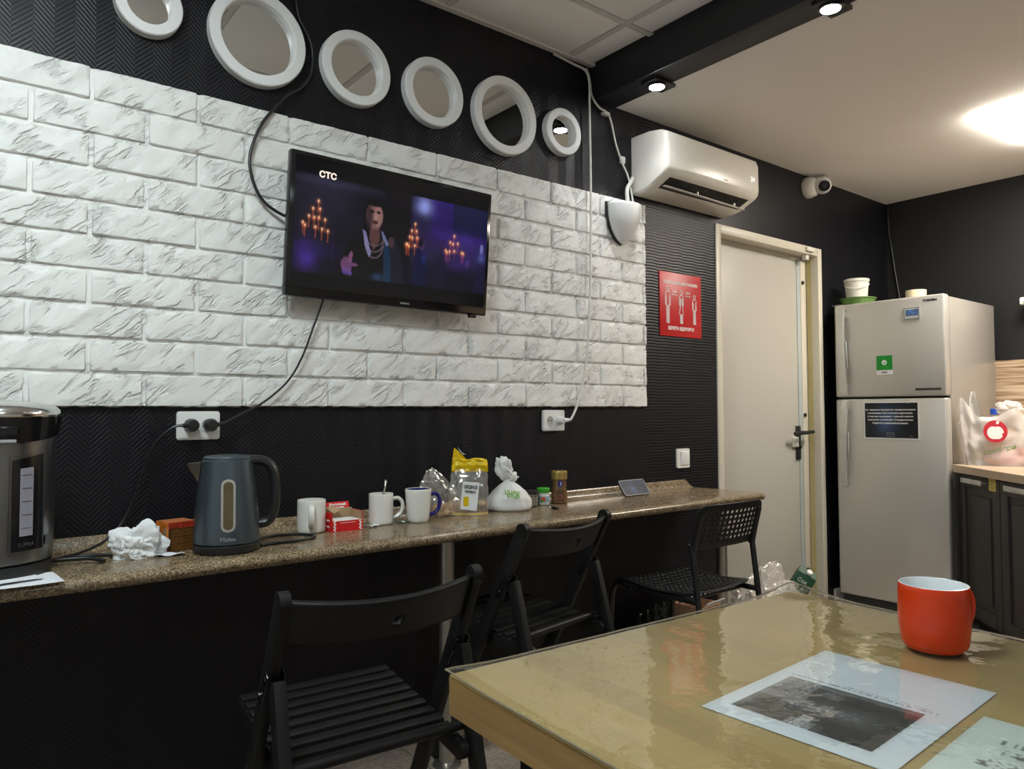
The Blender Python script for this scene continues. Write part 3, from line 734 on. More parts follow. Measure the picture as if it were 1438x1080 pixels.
text('brand_mark', 'HISENSE', M_gprint, ac, (.40, -.2045, .092), width=.034, height=.005, size=.01, ext=.0003)
MB().box((-.0006, -.135, .105), (.0016, .004, .03)).build('side_catch', M_whitecool, ac)

# ------------------------------------------------------------------ camera dome
t = thing('security_camera', 'white eyeball security camera under the ceiling above the door', 'camera', (3.855, YB, 2.335))
MB().lathe([(.058, 0), (.060, .012), (.052, .045), (.040, .058), (0, .058)], 32, RX).build('mount', M_offw, t)
b = MB(); b.ball((.035, -.075, .005), (.047, .047, .047), 4); b.build('eyeball', M_white, t)
q = Vector((-.25, -.85, -.25)).normalized(); q2 = Vector((-.70, -.62, -.32)).normalized()
R_ = Vector((0, 0, 1)).rotation_difference(q2).to_matrix().to_4x4()
ln = MB().lathe([(.030, .0385), (.030, .0445), (.026, .0475), (0, .048)], 28, Matrix.Translation((.035, -.075, .005)) @ R_).build('lens_face', M_bkgl, t)
MB().lathe([(.012, .0482), (.012, .051), (0, .0515)], 20, Matrix.Translation((.035, -.075, .005)) @ R_).build('lens', M_dark, ln)

# ------------------------------------------------------------------ distancing sign
sg = thing('warning_sign', 'square red sign with white figures about keeping distance, on the black wall', 'sign', (2.735, YB - .0003, 1.577))
MB().box((0, -.002, 0), (.299, .004, .295), .001).build('board', M_red, sg)
YS = -.0042
def uvp(u, v): return ((u - .5) * .299, YS, (.5 - v) * .295)
text('heading', 'СОБЛЮДАЙ ДИСТАНЦИЮ', M_wprint, sg, uvp(.50, .155), width=.245, height=.021, bold=.0008, size=.02)
text('footer', 'БЕРЕГИ ЗДОРОВЬЕ', M_wprint, sg, uvp(.50, .875), width=.185, height=.020, bold=.0008, size=.02)
def stroke(b, pts, r=.0019): b.tube([uvp(*p) for p in pts], r, 6)
def figure(cx, top, s, skirt):
    b = MB(); k = lambda dx, dy: (cx + dx * s, top + dy * s)
    stroke(b, [k(.052 * math.cos(a), .048 + .05 * math.sin(a)) for a in [2 * PI * i / 16 for i in range(17)]])
    if skirt:
        stroke(b, [k(-.03, .36), k(-.085, .62), k(.085, .62), k(.03, .36), k(.02, .20)]); stroke(b, [k(-.02, .20), k(-.03, .36)])
        stroke(b, [k(-.075, .40), k(-.078, .18), k(-.05, .125), k(.05, .125), k(.078, .18), k(.075, .40)])
        stroke(b, [k(-.055, .40), k(-.05, .22)]); stroke(b, [k(.055, .40), k(.05, .22)])
        ly = .63
    else:
        stroke(b, [k(-.05, .46), k(-.085, .44), k(-.085, .18), k(-.05, .125), k(.05, .125), k(.085, .18), k(.085, .44), k(.05, .46), k(-.05, .46)])
        stroke(b, [k(-.05, .46), k(-.05, .22)]); stroke(b, [k(.05, .46), k(.05, .22)])
        ly = .47
    for x in (-.045, -.008, .008, .045): stroke(b, [k(x, ly), k(x, .86)])
    stroke(b, [k(-.045, .86), k(-.008, .86)]); stroke(b, [k(.008, .86), k(.045, .86)])
    b.build('pictogram', M_wprint, sg)
figure(.185, .225, .66, False); figure(.505, .270, .60, True); figure(.825, .315, .54, False)
for cu in (.345, .665):
    b = MB(); y = .345; stroke(b, [(cu - .06, y), (cu + .06, y)], .0013)
    for s in (-1, 1): stroke(b, [(cu + s * .04, y - .014), (cu + s * .06, y), (cu + s * .04, y + .014)], .0013)
    b.build('arrow', M_wprint, sg)
    text('distance_text', '1,5м', M_wprint, sg, uvp(cu, .295), width=.033, height=.014, size=.02, bold=.0004)

# ------------------------------------------------------------------ thin cable and small box on the far wall
cable('wall_cable', [(4.792, 2.185, 2.40), (4.79, 2.18, 2.227), (4.79, 2.165, 2.109), (4.79, 2.145, 1.946), (4.79, 2.12, 1.76), (4.79, 2.11, 1.60)], .005, M_rub, 'thin black cable running down the far wall behind the fridge', 'cable')
t = thing('wall_box', 'small white box on the far wall at the edge of the frame', 'box', (4.80, 1.36, 1.68))
MB().box((-.06, 0, 0), (.118, .16, .04), .006).build('case', M_white, t)
MB().box((-.122, 0, -.006), (.006, .12, .012), .001).build('lip', M_gprint, t)

# ------------------------------------------------------------------ counter along the rear wall
CT = .735
ct = thing('countertop', 'long brown speckled counter along the black wall on metal posts', 'counter', (1.2, 2.0, 0))
# profile with a rounded nose, extruded along x; left end out of frame
pf = [(YB - .001, CT - .034), (1.845, CT - .034), (1.830, CT - .029), (1.821, CT - .020), (1.820, CT - .011), (1.825, CT - .004), (1.836, CT - .0005), (1.86, CT), (YB - .001, CT)]
b = MB(); A = [b.bm.verts.new((-.9 - 1.2, y - 2.0, z)) for y, z in pf]; B = [b.bm.verts.new((2.775 + (YB - y) * .10 - 1.2, y - 2.0, z)) for y, z in pf]; n = len(pf)
for k in range(n): b.bm.faces.new((A[k], A[(k + 1) % n], B[(k + 1) % n], B[k]))
b.bm.faces.new(A); b.bm.faces.new(B[::-1]); b.build('slab', M_gran, ct, 50)
pf = [(YB - .001, CT), (YB - .03, CT), (YB - .021, CT + .006), (YB - .017, CT + .012), (YB - .014, CT + .030), (YB - .009, CT + .036), (YB - .001, CT + .036)]
b = MB(); A = [b.bm.verts.new((-.9 - 1.2, y - 2.0, z)) for y, z in pf]; B = [b.bm.verts.new((2.775 - (z - CT) * .9 - 1.2, y - 2.0, z)) for y, z in pf]; n = len(pf)
for k in range(n): b.bm.faces.new((A[k], A[(k + 1) % n], B[(k + 1) % n], B[k]))
b.bm.faces.new(A); b.bm.faces.new(B[::-1]); b.build('upstand', M_gran, ct, 50)
for x, y, m in ((1.275, 1.95, M_postm), (2.755, 2.005, M_postm), (-.3, 1.95, M_postm)):
    b = MB(); b.lathe([(.024, .006), (.024, CT - .034)], 24, Matrix.Translation((x - 1.2, y - 2.0, 0)), cap=False)
    b.lathe([(.045, 0), (.045, .004), (.026, .014), (.024, .014)], 24, Matrix.Translation((x - 1.2, y - 2.0, 0))); b.build('leg', m, ct)

# thermo pot
tp = thing('thermo_pot', 'tall steel thermo pot with black lid collar at the left end of the counter', 'thermo pot', (.108, 1.985, CT), math.radians(8))
MB().lathe([(.112, 0), (.116, .004), (.116, .030), (.110, .034)], 56).build('base_ring', M_bk, tp)
MB().lathe([(.114, .034), (.118, .037), (.119, .05), (.121, .30), (.119, .318), (.110, .325)], 56).build('body', M_steel, tp)
def collar(u, v):
    a = u * 2 * PI; fr = .5 + .5 * math.cos(a + PI / 2)   # 1 at the front
    z0 = .322 - .030 * fr ** 2 * (1 if True else 0); z = z0 + (.345 - z0) * v
    r = .1225 + .006 * v + .006 * fr
    return (r * math.cos(a), r * math.sin(a), z)
b = MB(); b.grid(collar, 56, 4, wrap=True); b.build('collar', M_bkgl, tp)
MB().lathe([(.129, .343), (.131, .350), (.128, .362), (.115, .374), (.08, .381), (0, .384)], 56).build('lid', M_chrome, tp)
b = MB(); b.box((.0, -.128, .315), (.040, .040, .030), .006); sp_ = b.build('spout', M_bkgl, tp)
MB().box((0, -.138, .297), (.030, .016, .008), .002).build('spout_tip', M_gprint, sp_)
def cyl_patch(a0, a1, z00, z01, z10, z11, r, na=10, nz=4):
    def g(u, v):
        a = math.radians(-90 + a0 + (a1 - a0) * u); zb = z00 + (z01 - z00) * u; zt = z10 + (z11 - z10) * u
        return (r * math.cos(a), r * math.sin(a), zb + (zt - zb) * v)
    return MB().grid(g, na, nz)
o = cyl_patch(4, 40, .060, .060, .262, .276, .1222).build('gauge_rim', M_steel, tp)
o = cyl_patch(6, 38, .064, .064, .255, .268, .1232).build('gauge_panel', M_bkgl, tp)
M_gauge = mat('gauge_strip', (.26, .26, .30), .3, var=.1, scale=8)
g = cyl_patch(13, 26, .095, .095, .238, .240, .1242).build('water_gauge', M_gauge, o)
for k in range(5):
    z = .112 + k * .028
    MB().tube([(.1246 * math.cos(math.radians(-90 + a)), .1246 * math.sin(math.radians(-90 + a)), z) for a in (15, 19, 24)], .0006, 5).build('scale_mark', M_ink, o)
M_lbl = mat('grey_label', (.06, .06, .065), .4)
cyl_patch(43, 55, .068, .068, .088, .088, .1222).build('rating_label', M_lbl, tp)
def cylbend(r, a0, zc):
    def f(v): a = math.radians(-90 + a0) + v.x / r; return Vector(((r + v.z) * math.cos(a), (r + v.z) * math.sin(a), zc + v.y))
    return f
text('brand_mark', 'SUPRA', M_lbl, tp, (0, 0, 0), width=.034, height=.008, size=.01, bend=cylbend(.1236, 20, .077))

# kettle
ke = thing('electric_kettle', 'slate grey electric kettle with black handle standing on the counter', 'kettle', (.606, 1.957, CT), face(.606, 1.957))
MB().lathe([(.070, 0), (.079, .003), (.081, .008), (.081, .020), (.077, .023)], 56).build('base', M_bk, ke)
kprof = [(.076, .023), (.080, .026), (.0805, .04), (.0785, .08), (.0745, .13), (.069, .18), (.0635, .222), (.062, .232), (.058, .2345)]
MB().lathe(kprof, 56).build('body', M_kettle, ke)
MB().lathe([(.0585, .233), (.0585, .238), (.054, .243), (.03, .2455), (0, .246)], 48).build('lid', M_kettle, ke)
b = MB()
top = [(-.062, -.022, .228), (-.092, -.006, .226), (-.098, 0, .224), (-.092, .006, .226), (-.062, .022, .228)]
bot = [(-.066, -.020, .190), (-.0665, -.008, .178), (-.067, 0, .173), (-.0665, .008, .178), (-.066, .020, .190)]
tv_ = [b.bm.verts.new(p) for p in top]; bv = [b.bm.verts.new(p) for p in bot]
for k in range(4): b.bm.faces.new((tv_[k], tv_[k + 1], bv[k + 1], bv[k]))
b.bm.faces.new(tv_[::-1]); b.bm.faces.new(bv); b.build('spout', mat('brushed_spout', (.42, .38, .33), .3, .9), ke, 50)
hp = [(.050, 0, .231), (.085, 0, .228), (.108, 0, .212), (.117, 0, .18), (.118, 0, .13), (.112, 0, .09), (.098, 0, .070), (.074, 0, .066)]
b = MB(); b.tube(hp, .0135, 12, 6)
for v in b.bm.verts: v.co.y *= 1.35
b.build('handle', M_bk, ke)
def kr(z):
    for (r0, z0), (r1, z1) in zip(kprof, kprof[1:]):
        if z0 <= z <= z1: return r0 + (r1 - r0) * (z - z0) / (z1 - z0)
    return .06
def kpatch(w, z0, z1, d):
    def g(u, v):
        z = z0 + (z1 - z0) * v; e = min(v, 1 - v) * (z1 - z0); rad = w / 2
        hw = w / 2 if e > rad else math.sqrt(max(0, rad ** 2 - (rad - e) ** 2))
        a = -PI / 2 + .04 + (u - .5) * 2 * hw / kr(z); r = kr(z) + d
        return (r * math.cos(a), r * math.sin(a), z)
    return MB().grid(g, 8, 40)
wf = kpatch(.034, .057, .188, .0010).build('water_window', mat('grey_window_rim', (.42, .40, .36), .35, .3), ke)
kpatch(.023, .063, .182, .0018).build('window_pane', M_amber, wf)
text('brand_mark', 'Midea', M_gprint, ke, (0, 0, 0), width=.036, height=.0095, size=.01, bend=lambda v: Vector((kr(.045) + .0006 + v.z) and ((kr(.045) + .0006 + v.z) * math.cos(-PI / 2 + .04 + v.x / kr(.045)), (kr(.045) + .0006 + v.z) * math.sin(-PI / 2 + .04 + v.x / kr(.045)), .040 + v.y)))
cable('kettle_cord', [(.68, 1.985, CT + .006), (.74, 2.06, CT + .0045), (.80, 2.072, CT + .0045), (.845, 2.045, CT + .0045), (.862, 2.0, CT + .0045), (.838, 1.968, CT + .0045), (.79, 1.952, CT + .0045), (.74, 1.955, CT + .0045), (.690, 1.945, CT + .0055)], .0042, M_rub, 'black kettle cord looping on the counter beside the white mug', 'cord')
pc = thing('power_cord', 'black cord from the thermo pot up to the double socket', 'cord', (.575, 2.185, 1.054))
o_ = (.575, 2.185, 1.054)
MB().tube(rel([(.546, 2.150, 1.054), (.520, 2.155, 1.048), (.479, 2.165, 1.006), (.453, 2.17, .937), (.43, 2.172, .862), (.40, 2.165, .799), (.355, 2.150, .758), (.30, 2.12, CT + .007), (.25, 2.085, CT + .0045), (.225, 2.05, CT + .0045)], o_), .0036, 8, 8).build('cord', M_rub, pc)
b = MB(); b.lathe([(0, 0), (.0185, 0), (.0185, .018), (.015, .034), (0, .036)], 24, RX); b.tube([(.004, -.026, 0), (-.03, -.033, 0)], [.0085, .0055], 10); b.build('plug', M_bk, pc)
cable('loose_cord', [(.236, 2.02, CT + .012), (.30, 2.0, CT + .012), (.33, 1.97, CT + .006)], .0050, M_rub, 'short black cord end lying behind the thermo pot', 'cord')
cable('flat_cord', [(.232, 2.07, CT + .0045), (.30, 2.085, CT + .0045), (.36, 2.06, CT + .0045), (.40, 2.055, CT + .0045), (.45, 2.13, CT + .0045)], .0042, M_rub, 'black cord lying flat on the counter behind the crumpled tissue', 'cord')

# papers in front of the pot
def sheetwave(a, f, s): return lambda X, Y: a * (np.sin(X * f + s) * np.cos(Y * f * .7 + s)) + a
M_pw = vcol_mat('plain_paper', .7)
def plain(X, Y): return np.ones(X.shape + (3,)) * np.array((.86, .87, .885)) * (1 - .05 * vnoise(X, Y, 6, 1)[..., None])
p = painted('paper_sheet', .20, .115, 24, 16, plain, M_pw, None, (.125, 1.858, CT + .0022), (.995, .09, 0), (-.09, .995, 0), sheetwave(.0012, 5, .4))
tag(p, 'white paper sheet lying flat under the folded one by the thermo pot', 'paper')
p = painted('folded_paper', .13, .07, 20, 10, plain, M_pw, None, (.125, 1.868, CT + .0068), (.98, .19, 0), (-.19, .98, 0), lambda X, Y: .002 * np.sin(X * 3))
tag(p, 'small folded white paper on top of the sheet by the thermo pot', 'paper')

# crumpled shapes
def crumple(c, r, seed, m, amp=.28, fr=2.2, sub=5, flat=True, shape=None, name='lump', parent=None, fr2=6.0):
    b = MB(); s = Vector((seed * 3.1, seed * 1.7, seed * .9))
    def f(p):
        n = abs(noise.noise(p * fr + s)) * 1.6 + abs(noise.noise(p * fr2 + s)) * .55 + .2 * abs(noise.noise(p * fr2 * 2.3 + s))
        q = p * (1 - amp + amp * n * 1.5)
        if shape: q = shape(q)
        if flat and q.z < -.45: q.z = -.45 - (q.z + .45) * .02
        return q
    b.ball((0, 0, 0), r, sub, f)
    zmin = min(v.co.z for v in b.bm.verts)
    for v in b.bm.verts: v.co += Vector((0, 0, -zmin)) + (Vector(c) if parent else Vector((0, 0, 0)))
    o = b.build(name, m, parent, 25)
    if not parent: o.location = c
    return o
ti = crumple((.408, 2.01, CT + .0005), (.060, .05, .055), 2, M_tissue, .30, 1.1, 5, name='crumpled_tissue', fr2=3.2)
tag(ti, 'crumpled white tissue on the counter between thermo pot and orange tea box', 'tissue')
o = painted('tissue_tail', .075, .03, 20, 6, plain, M_pw, ti, (.062, -.034, .004), (.97, -.22, 0), (.22, .97, 0), lambda X, Y: .003 * np.sin(X * 9) * np.sin(Y * 3 + 1))

# tea box behind the kettle
def teaface(X, Y):
    c = np.zeros(X.shape + (3,)); c[:] = (.30, .18, .08); n = vnoise(X, Y, 18, 4)
    c[:] = c * (.55 + .8 * n)[..., None]; m = (Y > .78)[..., None]; c[:] = np.where(m, np.array((.62, .18, .10)) * (.7 + .5 * n)[..., None], c)
    g = ((np.abs((Y * 12) % 1 - .5) < .12) & (Y < .72) & (X > .1))[..., None]; c[:] = np.where(g, np.array((.52, .36, .14)), c); return c
def teaside(X, Y):
    c = np.zeros(X.shape + (3,)); n = vnoise(X, Y, 7, 8); c[:] = np.array((.86, .47, .10)) * (.7 + .5 * n)[..., None]
    m = (np.abs(X - .75) < .13)[..., None]; c[:] = np.where(m & (Y[..., None] < .8), (.55, .52, .44), c); return c
tb = thing('tea_box', 'orange and brown tea box partly hidden behind the kettle', 'box', (.507, 2.056, CT), math.radians(12))
MB().box((0, 0, .038), (.07, .066, .075), .001).build('carton', mat('tea_carton', (.45, .14, .05), .5, var=.35, scale=30), tb)
M_print = vcol_mat('printed_card', .42)
painted('front_print', .068, .074, 64, 40, teaface, M_print, tb, (0, -.0335, .038), (1, 0, 0), (0, 0, 1))
painted('side_print', .064, .074, 30, 36, teaside, M_print, tb, (-.0355, 0, .038), (0, -1, 0), (0, 0, 1))
# mugs
def mug(name, label, x, y, r, h, hang, mo, mi, mh, taper=1.0, hy=None, group=None, bulge=0.0):
    t = thing(name, label, 'mug', (x, y, CT), 0, group)
    prof = []
    for k in range(13):
        v = k / 12; rr_ = r * (taper + (1 - taper) * v ** .6) + bulge * math.sin(PI * v) * r
        if k == 0: prof += [(rr_ * .86, 0), (rr_ * .96, .002)]
        prof.append((rr_, .006 + (h - .008) * v))
    t_ = .0032
    prof += [(r - .001, h), (r - t_, h)]
    MB().lathe(prof + [(r - t_ - .0004, h - .0015)], 48, cap=False).build('body', mo, t, 60)
    MB().lathe([(r - t_, h)] + [(max(0, (r * (taper + (1 - taper) * (k / 8) ** .6)) - t_), .008 + (h - .012) * k / 8) for k in range(8, -1, -1)] + [(0, .008)], 48, cap=False).build('inside', mi, t, 60)
    a = hang; c, s = math.cos(a), math.sin(a)
    def P(d, z): return (c * d, s * d, z)
    rb = r * (taper + (1 - taper) * .2 ** .6)
    b = MB(); b.tube([P(r - .002, h * .80), P(r + .014, h * .83), P(r + .027, h * .72), P(r + .030, h * .52), P(r + .023, h * .33), P(r + .008, h * .22), P(rb - .002, h * .20)], .0062, 10, 6)
    for v in b.bm.verts:
        q = Vector((-s, c, 0)); k = v.co.dot(q); v.co += q * k * .35
    b.build('handle', mh, t); return t
vx = math.atan2(2.1, .89)
mug('mug', 'plain white mug beside the red sugar box, handle towards the viewer', .893, 2.094, .041, .096, vx + PI + .0, M_mug, M_mug, M_mug)
mug('mug', 'plain white mug with a spoon standing in it', 1.129, 2.105, .0385, .096, math.atan2(2.105, 1.129) - PI / 2 + .15, M_mug, M_mug, M_mug)
mug('mug', 'white mug with cobalt blue inside and blue handle', 1.242, 2.066, .0425, .106, math.atan2(2.066, 1.242) - PI / 2 + .3, M_mug, M_blue, M_blue, taper=.76)
t = thing('spoon', 'metal teaspoon standing in the white mug', 'spoon', (1.129, 2.105, CT + .0085))
b = MB(); b.tube([(-.012, -.008, .002), (.0, .0, .05), (.022, .018, .100), (.030, .026, .125)], [.0026, .0026, .0034, .0048], 8, 6); b.build('handle', M_chrome, t)
MB().ball((-.013, -.009, .006), (.009, .006, .012), 2).build('bowl', M_chrome, t)
# red sugar box, torn open
sb = thing('sugar_box', 'small opened red sugar box with raised flap between two white mugs', 'box', (.985, 2.081, CT), math.radians(-1))
M_rbox = mat('red_card', S(200, 24, 26), .42, var=.05); M_card = mat('brown_card_inside', (.40, .27, .15), .7, var=.1)
b = MB(); w, d, h = .098, .076, .056
b.box((0, 0, .0015), (w, d, .003)); b.box((-w / 2, 0, h / 2), (.0022, d, h)); b.box((w / 2, 0, h / 2), (.0022, d, h)); b.box((0, d / 2, h / 2), (w, .0022, h)); b.box((0, -d / 2, h * .28), (w, .0022, h * .56))
b.build('carton', M_rbox, sb)
b = MB(); b.box((0, d / 2 - .002, h / 2 + .004), (w - .004, .001, h)); b.box((-w / 2 + .002, 0, h / 2), (.001, d - .004, h - .002)); b.box((w / 2 - .002, 0, h / 2), (.001, d - .004, h - .002)); b.build('lining', M_card, sb)
b = MB(); b.box((.0, -.004, .018), (w - .012, d - .014, .030), .003); b.build('sugar', mat('sugar_cubes', (.80, .79, .76), .7, bump=.3, bscale=300), sb)
fl = MB().box((.004, d / 2 + .004, h + .010), (w - .024, .0016, .026), 0, Matrix.Rotation(math.radians(-18), 4, 'X')).build('flap', M_rbox, sb)
b = MB(); b.box((-.018, d / 2 - .012, h + .003), (.03, .034, .0012), 0, Matrix.Rotation(.5, 4, 'X') @ Matrix.Rotation(.5, 4, 'Z')); b.build('torn_flap', M_card, sb)
Rf = Matrix.Rotation(math.radians(-18), 4, 'X'); uf = Rf @ Vector((0, 0, 1))
text('flap_text', 'Русский\nСахар', M_wprint, fl, (.004, d / 2 + .0026, h + .010), u=uf, width=.054, height=.019, size=.01, bold=.0004)
b = MB()
for sx in (-1, 1):
    for k in range(6): b.box((sx * (w / 2 - .008), -d / 2 - .0014, .005 + k * .0048), (.009, .0008, .0032), 0, Matrix.Rotation(.6 * (-1) ** k, 4, 'Y'))
b.box((0, -d / 2 - .0014, h * .56 - .006), (w * .5, .0006, .0012))
b.build('front_ornament', M_wprint, sb)
b = MB()
for k in range(8): b.box((-w / 2 - .0014, -.02 + .008 * (k % 4), .014 + .018 * (k // 4)), (.0006, .006, .004), 0, Matrix.Rotation(.7 * (-1) ** k, 4, 'X'))
b.build('side_ornament', M_wprint, sb)
# tea bag wrappers
M_tag = mat('green_tea_wrapper', (.05, .12, .07), .4, var=.4, scale=60)
def wrapper(x, y, rz, label, c):
    t = thing('tea_wrapper', label, 'wrapper', (x, y, CT), rz)
    MB().grid(lambda u, v: ((u - .5) * .045, (v - .5) * .03, .002 + .004 * abs(math.sin(u * 5 + v * 3))), 10, 6).build('paper', c, t)
    b = MB(); b.grid(lambda u, v: ((u - .5) * .008 + .004, (v - .5) * .028, .0028 + .004 * abs(math.sin((u * .2 + .5) * 5 + v * 3))), 3, 6); b.build('stripe', M_wprint, t)
wrapper(1.082, 2.068, .4, 'small pale torn tea wrapper in front of the spoon mug', mat('pale_wrapper', (.45, .47, .45), .4, var=.3, scale=80))
wrapper(1.186, 2.075, -.3, 'small green striped tea wrapper beside the blue-handled mug', M_tag)

# clear crumpled bag behind the blue mug, with biscuits inside
cb_ = thing('clear_plastic_bag', 'clear crumpled plastic bag behind the blue-handled mug', 'bag', (1.368, 2.135, CT))
def peak(q):
    k = max(0, q.z); q.x = q.x * (1 - .45 * k) - .35 * k; q.y *= (1 - .5 * k); return q
crumple((0, 0, 0), (.088, .042, .105), 5, M_bag, .26, 1.0, 5, shape=peak, name='film', parent=cb_, fr2=3)
crumple((.02, -.005, .002), (.05, .03, .028), 8, mat('biscuit_crumbs', (.55, .34, .14), .7, var=.3, scale=60, bump=.4), .4, 2.0, 4, name='biscuits', parent=cb_)
# oat cookie bag
ob_ = thing('cookie_bag', 'clear and yellow oat cookie bag with a white label standing on the counter', 'bag', (1.462, 2.098, CT), face(1.462, 2.098))
def sackf(u, v):
    a = u * 2 * PI; wx = .066 * (1 - .12 * v + .10 * math.sin(PI * v)); wy = .040 * (1 - v ** 1.5) + .004
    ca, sa = math.cos(a), math.sin(a)
    n = noise.noise(Vector((ca * 2.5, sa * 2.5, v * 7))) * .006 + noise.noise(Vector((ca * 7, sa * 7, v * 16))) * .003
    return (wx * math.copysign(abs(ca) ** .7, ca) + n, wy * math.copysign(abs(sa) ** .8, sa) + n, .155 * v)
b = MB(); b.grid(sackf, 48, 22, wrap=True); b.build('clear_film', M_bag, ob_, 40)
M_ysleeve = mat('yellow_foil', S(225, 190, 12), .3, var=.25, scale=18, bump=.35, bscale=22)
def topf(u, v):
    x = (u - .5) * .126; t_ = abs(u - .5) * 2
    n = noise.noise(Vector((u * 6, v * 3, 2))) * .008
    return (x * (1 - .06 * v) + .004, -.004 + n * (1 + v), .146 + .046 * v + (.003 if v > .9 else 0) * math.sin(u * 11))
b = MB(); b.grid(topf, 26, 8); yb = b.build('yellow_top', M_ysleeve, ob_, 40); yb.modifiers.new('s', 'SOLIDIFY').thickness = .0015
def tipf(u, v):
    return (-.056 + .050 * u * (1 - v * .55) + .006 * v, .001 + .007 * math.sin(u * 3), .185 + .045 * v - .018 * u * v)
b = MB(); b.grid(tipf, 8, 8); b.build('torn_tip', M_ysleeve, yb)
b = MB(); b.grid(lambda u, v: (-.040 + .020 * u + .012 * (1 - v), -.003, .214 + .022 * v * (1 - u) - .008 * u), 4, 4); b.build('white_tip', M_sheet, yb)
def lowf(u, v):
    a = u * 2 * PI; p = sackf(u, .01 + .05 * v); return (p[0] * .97, p[1] * .97, p[2] * .9 + .002)
b = MB(); b.grid(lowf, 40, 5, wrap=True); b.build('yellow_bottom', M_ysleeve, ob_, 40)
b = MB()
for k in range(9):
    x = -.045 + .011 * k; b.ball((x, .003 * math.sin(k * 2.1), .016 + .010 * (k % 3)), (.021, .022, .011), 3, lambda p: p * (1 + .1 * noise.noise(p * 3)))
b.build('cookies', mat('oat_cookie', (.50, .31, .13), .75, var=.35, scale=70, bump=.5, bscale=150), ob_)
def lab(x, z): return Vector((x, -.0445 + .10 * max(0, z - .02) * .16 + 2.2 * x * x, z))
def labf(u, v): p = lab(-.024 + .056 * u + .010 * (v - .5), .024 + .094 * v - .006 * u); return tuple(p)
lb = MB().grid(labf, 12, 12).build('label', M_whitecool, ob_)
text('label_text', 'ОВСЯНОЕ', M_ink, lb, (0, 0, 0), width=.046, height=.013, size=.01, bold=.0003, bend=lambda v: lab(v.x + .007, .098 + v.y + v.x * -.1) + Vector((0, -.0012 - v.z, 0)))
text('label_text', 'печенье', M_ink, lb, (0, 0, 0), width=.036, height=.010, size=.01, bold=.0002, bend=lambda v: lab(v.x + .006, .082 + v.y + v.x * -.1) + Vector((0, -.0012 - v.z, 0)))
b = MB(); b.grid(lambda u, v: tuple(lab(-.018 + .018 * u, .034 + .032 * v) + Vector((0, -.001, 0))), 5, 5); b.build('label_picture', M_ysleeve, lb)
# tied white bag
ws = thing('tied_white_bag', 'white plastic bag tied in a knot, full, right of the cookie bag', 'bag', (1.635, 2.095, CT), face(1.635, 2.095))
def bagf(u, v):
    a = u * 2 * PI
    pr = [(0, .80), (.06, .97), (.18, 1.0), (.40, .92), (.62, .70), (.80, .42), (.93, .18), (1, .10)]
    for (v0, r0), (v1, r1) in zip(pr, pr[1:]):
        if v0 <= v <= v1: r = r0 + (r1 - r0) * (v - v0) / (v1 - v0)
    ca, sa = math.cos(a), math.sin(a)
    n = 1 + .07 * noise.noise(Vector((ca * 1.6, sa * 1.6, v * 2.5))) + .05 * v * math.sin(a * 11 + v * 3) + .025 * noise.noise(Vector((ca * 5, sa * 5, v * 8)))
    return (.085 * r * ca * n, .060 * r * sa * n, .112 * v)
b = MB(); b.grid(bagf, 72, 26, wrap=True); b.bm.faces.new([v for v in b.bm.verts if v.co.z < 1e-5][:3]) if False else None
b.build('body', M_wbag, ws, 60)
def knot(q): q.x = q.x * (1 + .25 * q.z) ; return q
crumple((-.016, 0, .098), (.034, .022, .045), 13, M_wbag, .30, 1.5, 4, False, lambda q: Vector((q.x + .25 * -q.z, q.y, q.z)), 'knot', ws, 3)
crumple((.012, 0, .096), (.022, .014, .016), 14, M_wbag, .35, 2.0, 4, False, None, 'knot_tail', ws, 4)
crumple((0, 0, .003), (.072, .048, .040), 15, mat('bag_contents', (.60, .52, .44), .8, var=.4, scale=16), .25, 1.5, 4, name='contents', parent=ws)
def bagpt(x, z):
    v = z / .112; best = None
    pr = [(0, .80), (.06, .97), (.18, 1.0), (.40, .92), (.62, .70), (.80, .42), (.93, .18), (1, .10)]
    for (v0, r0), (v1, r1) in zip(pr, pr[1:]):
        if v0 <= v <= v1: r = r0 + (r1 - r0) * (v - v0) / (v1 - v0)
    return Vector((x, -.060 * r * math.sqrt(max(0, 1 - (x / (.085 * r)) ** 2)) * 1.03 - .003, z))
M_gtext = mat('lime_print', S(120, 170, 60), .5)
text('bag_text', 'ЧНОК', M_gtext, ws, (0, 0, 0), width=.056, height=.026, size=.02, bold=.0006, bend=lambda v: bagpt(v.x + .014, .062 + v.y - v.x * .12) + Vector((0, -v.z, 0)))
# jars
def jar(x, y): return (x, y, CT)
gj = thing('sugar_jar', 'low glass jar of pale sugar with a dark lid beside the tied bag', 'jar', jar(1.762, 2.128))
MB().lathe([(.024, 0), (.029, .003), (.030, .04), (.027, .048)], 32, cap=False).build('glass', M_glass, gj)
MB().lathe([(0, .003), (.0265, .004), (.0275, .030), (0, .032)], 32, cap=False).build('sugar', mat('pale_sugar', (.58, .52, .42), .8, bump=.3, bscale=300), gj)
MB().lathe([(.0285, .046), (.030, .048), (.030, .058), (.027, .060), (0, .060)], 32).build('lid', M_bk, gj)
gl = thing('green_lid_jar', 'small jar with a bright green lid and coloured label', 'jar', jar(1.826, 2.128))
def jarlab(X, Y):
    c = np.ones(X.shape + (3,)) * np.array((.55, .68, .72)); n = vnoise(X, Y, 12, 9); c *= (.8 + .3 * n)[..., None]
    m = (np.hypot((X - .5) / .16, (Y - .42) / .3) < 1)[..., None]; c[:] = np.where(m, (.80, .30, .20), c)
    m = (np.hypot((X - .42) / .1, (Y - .22) / .2) < 1)[..., None]; c[:] = np.where(m, (.25, .50, .20), c); m = (Y > .78)[..., None]; c[:] = np.where(m, (.88, .88, .86), c); return c
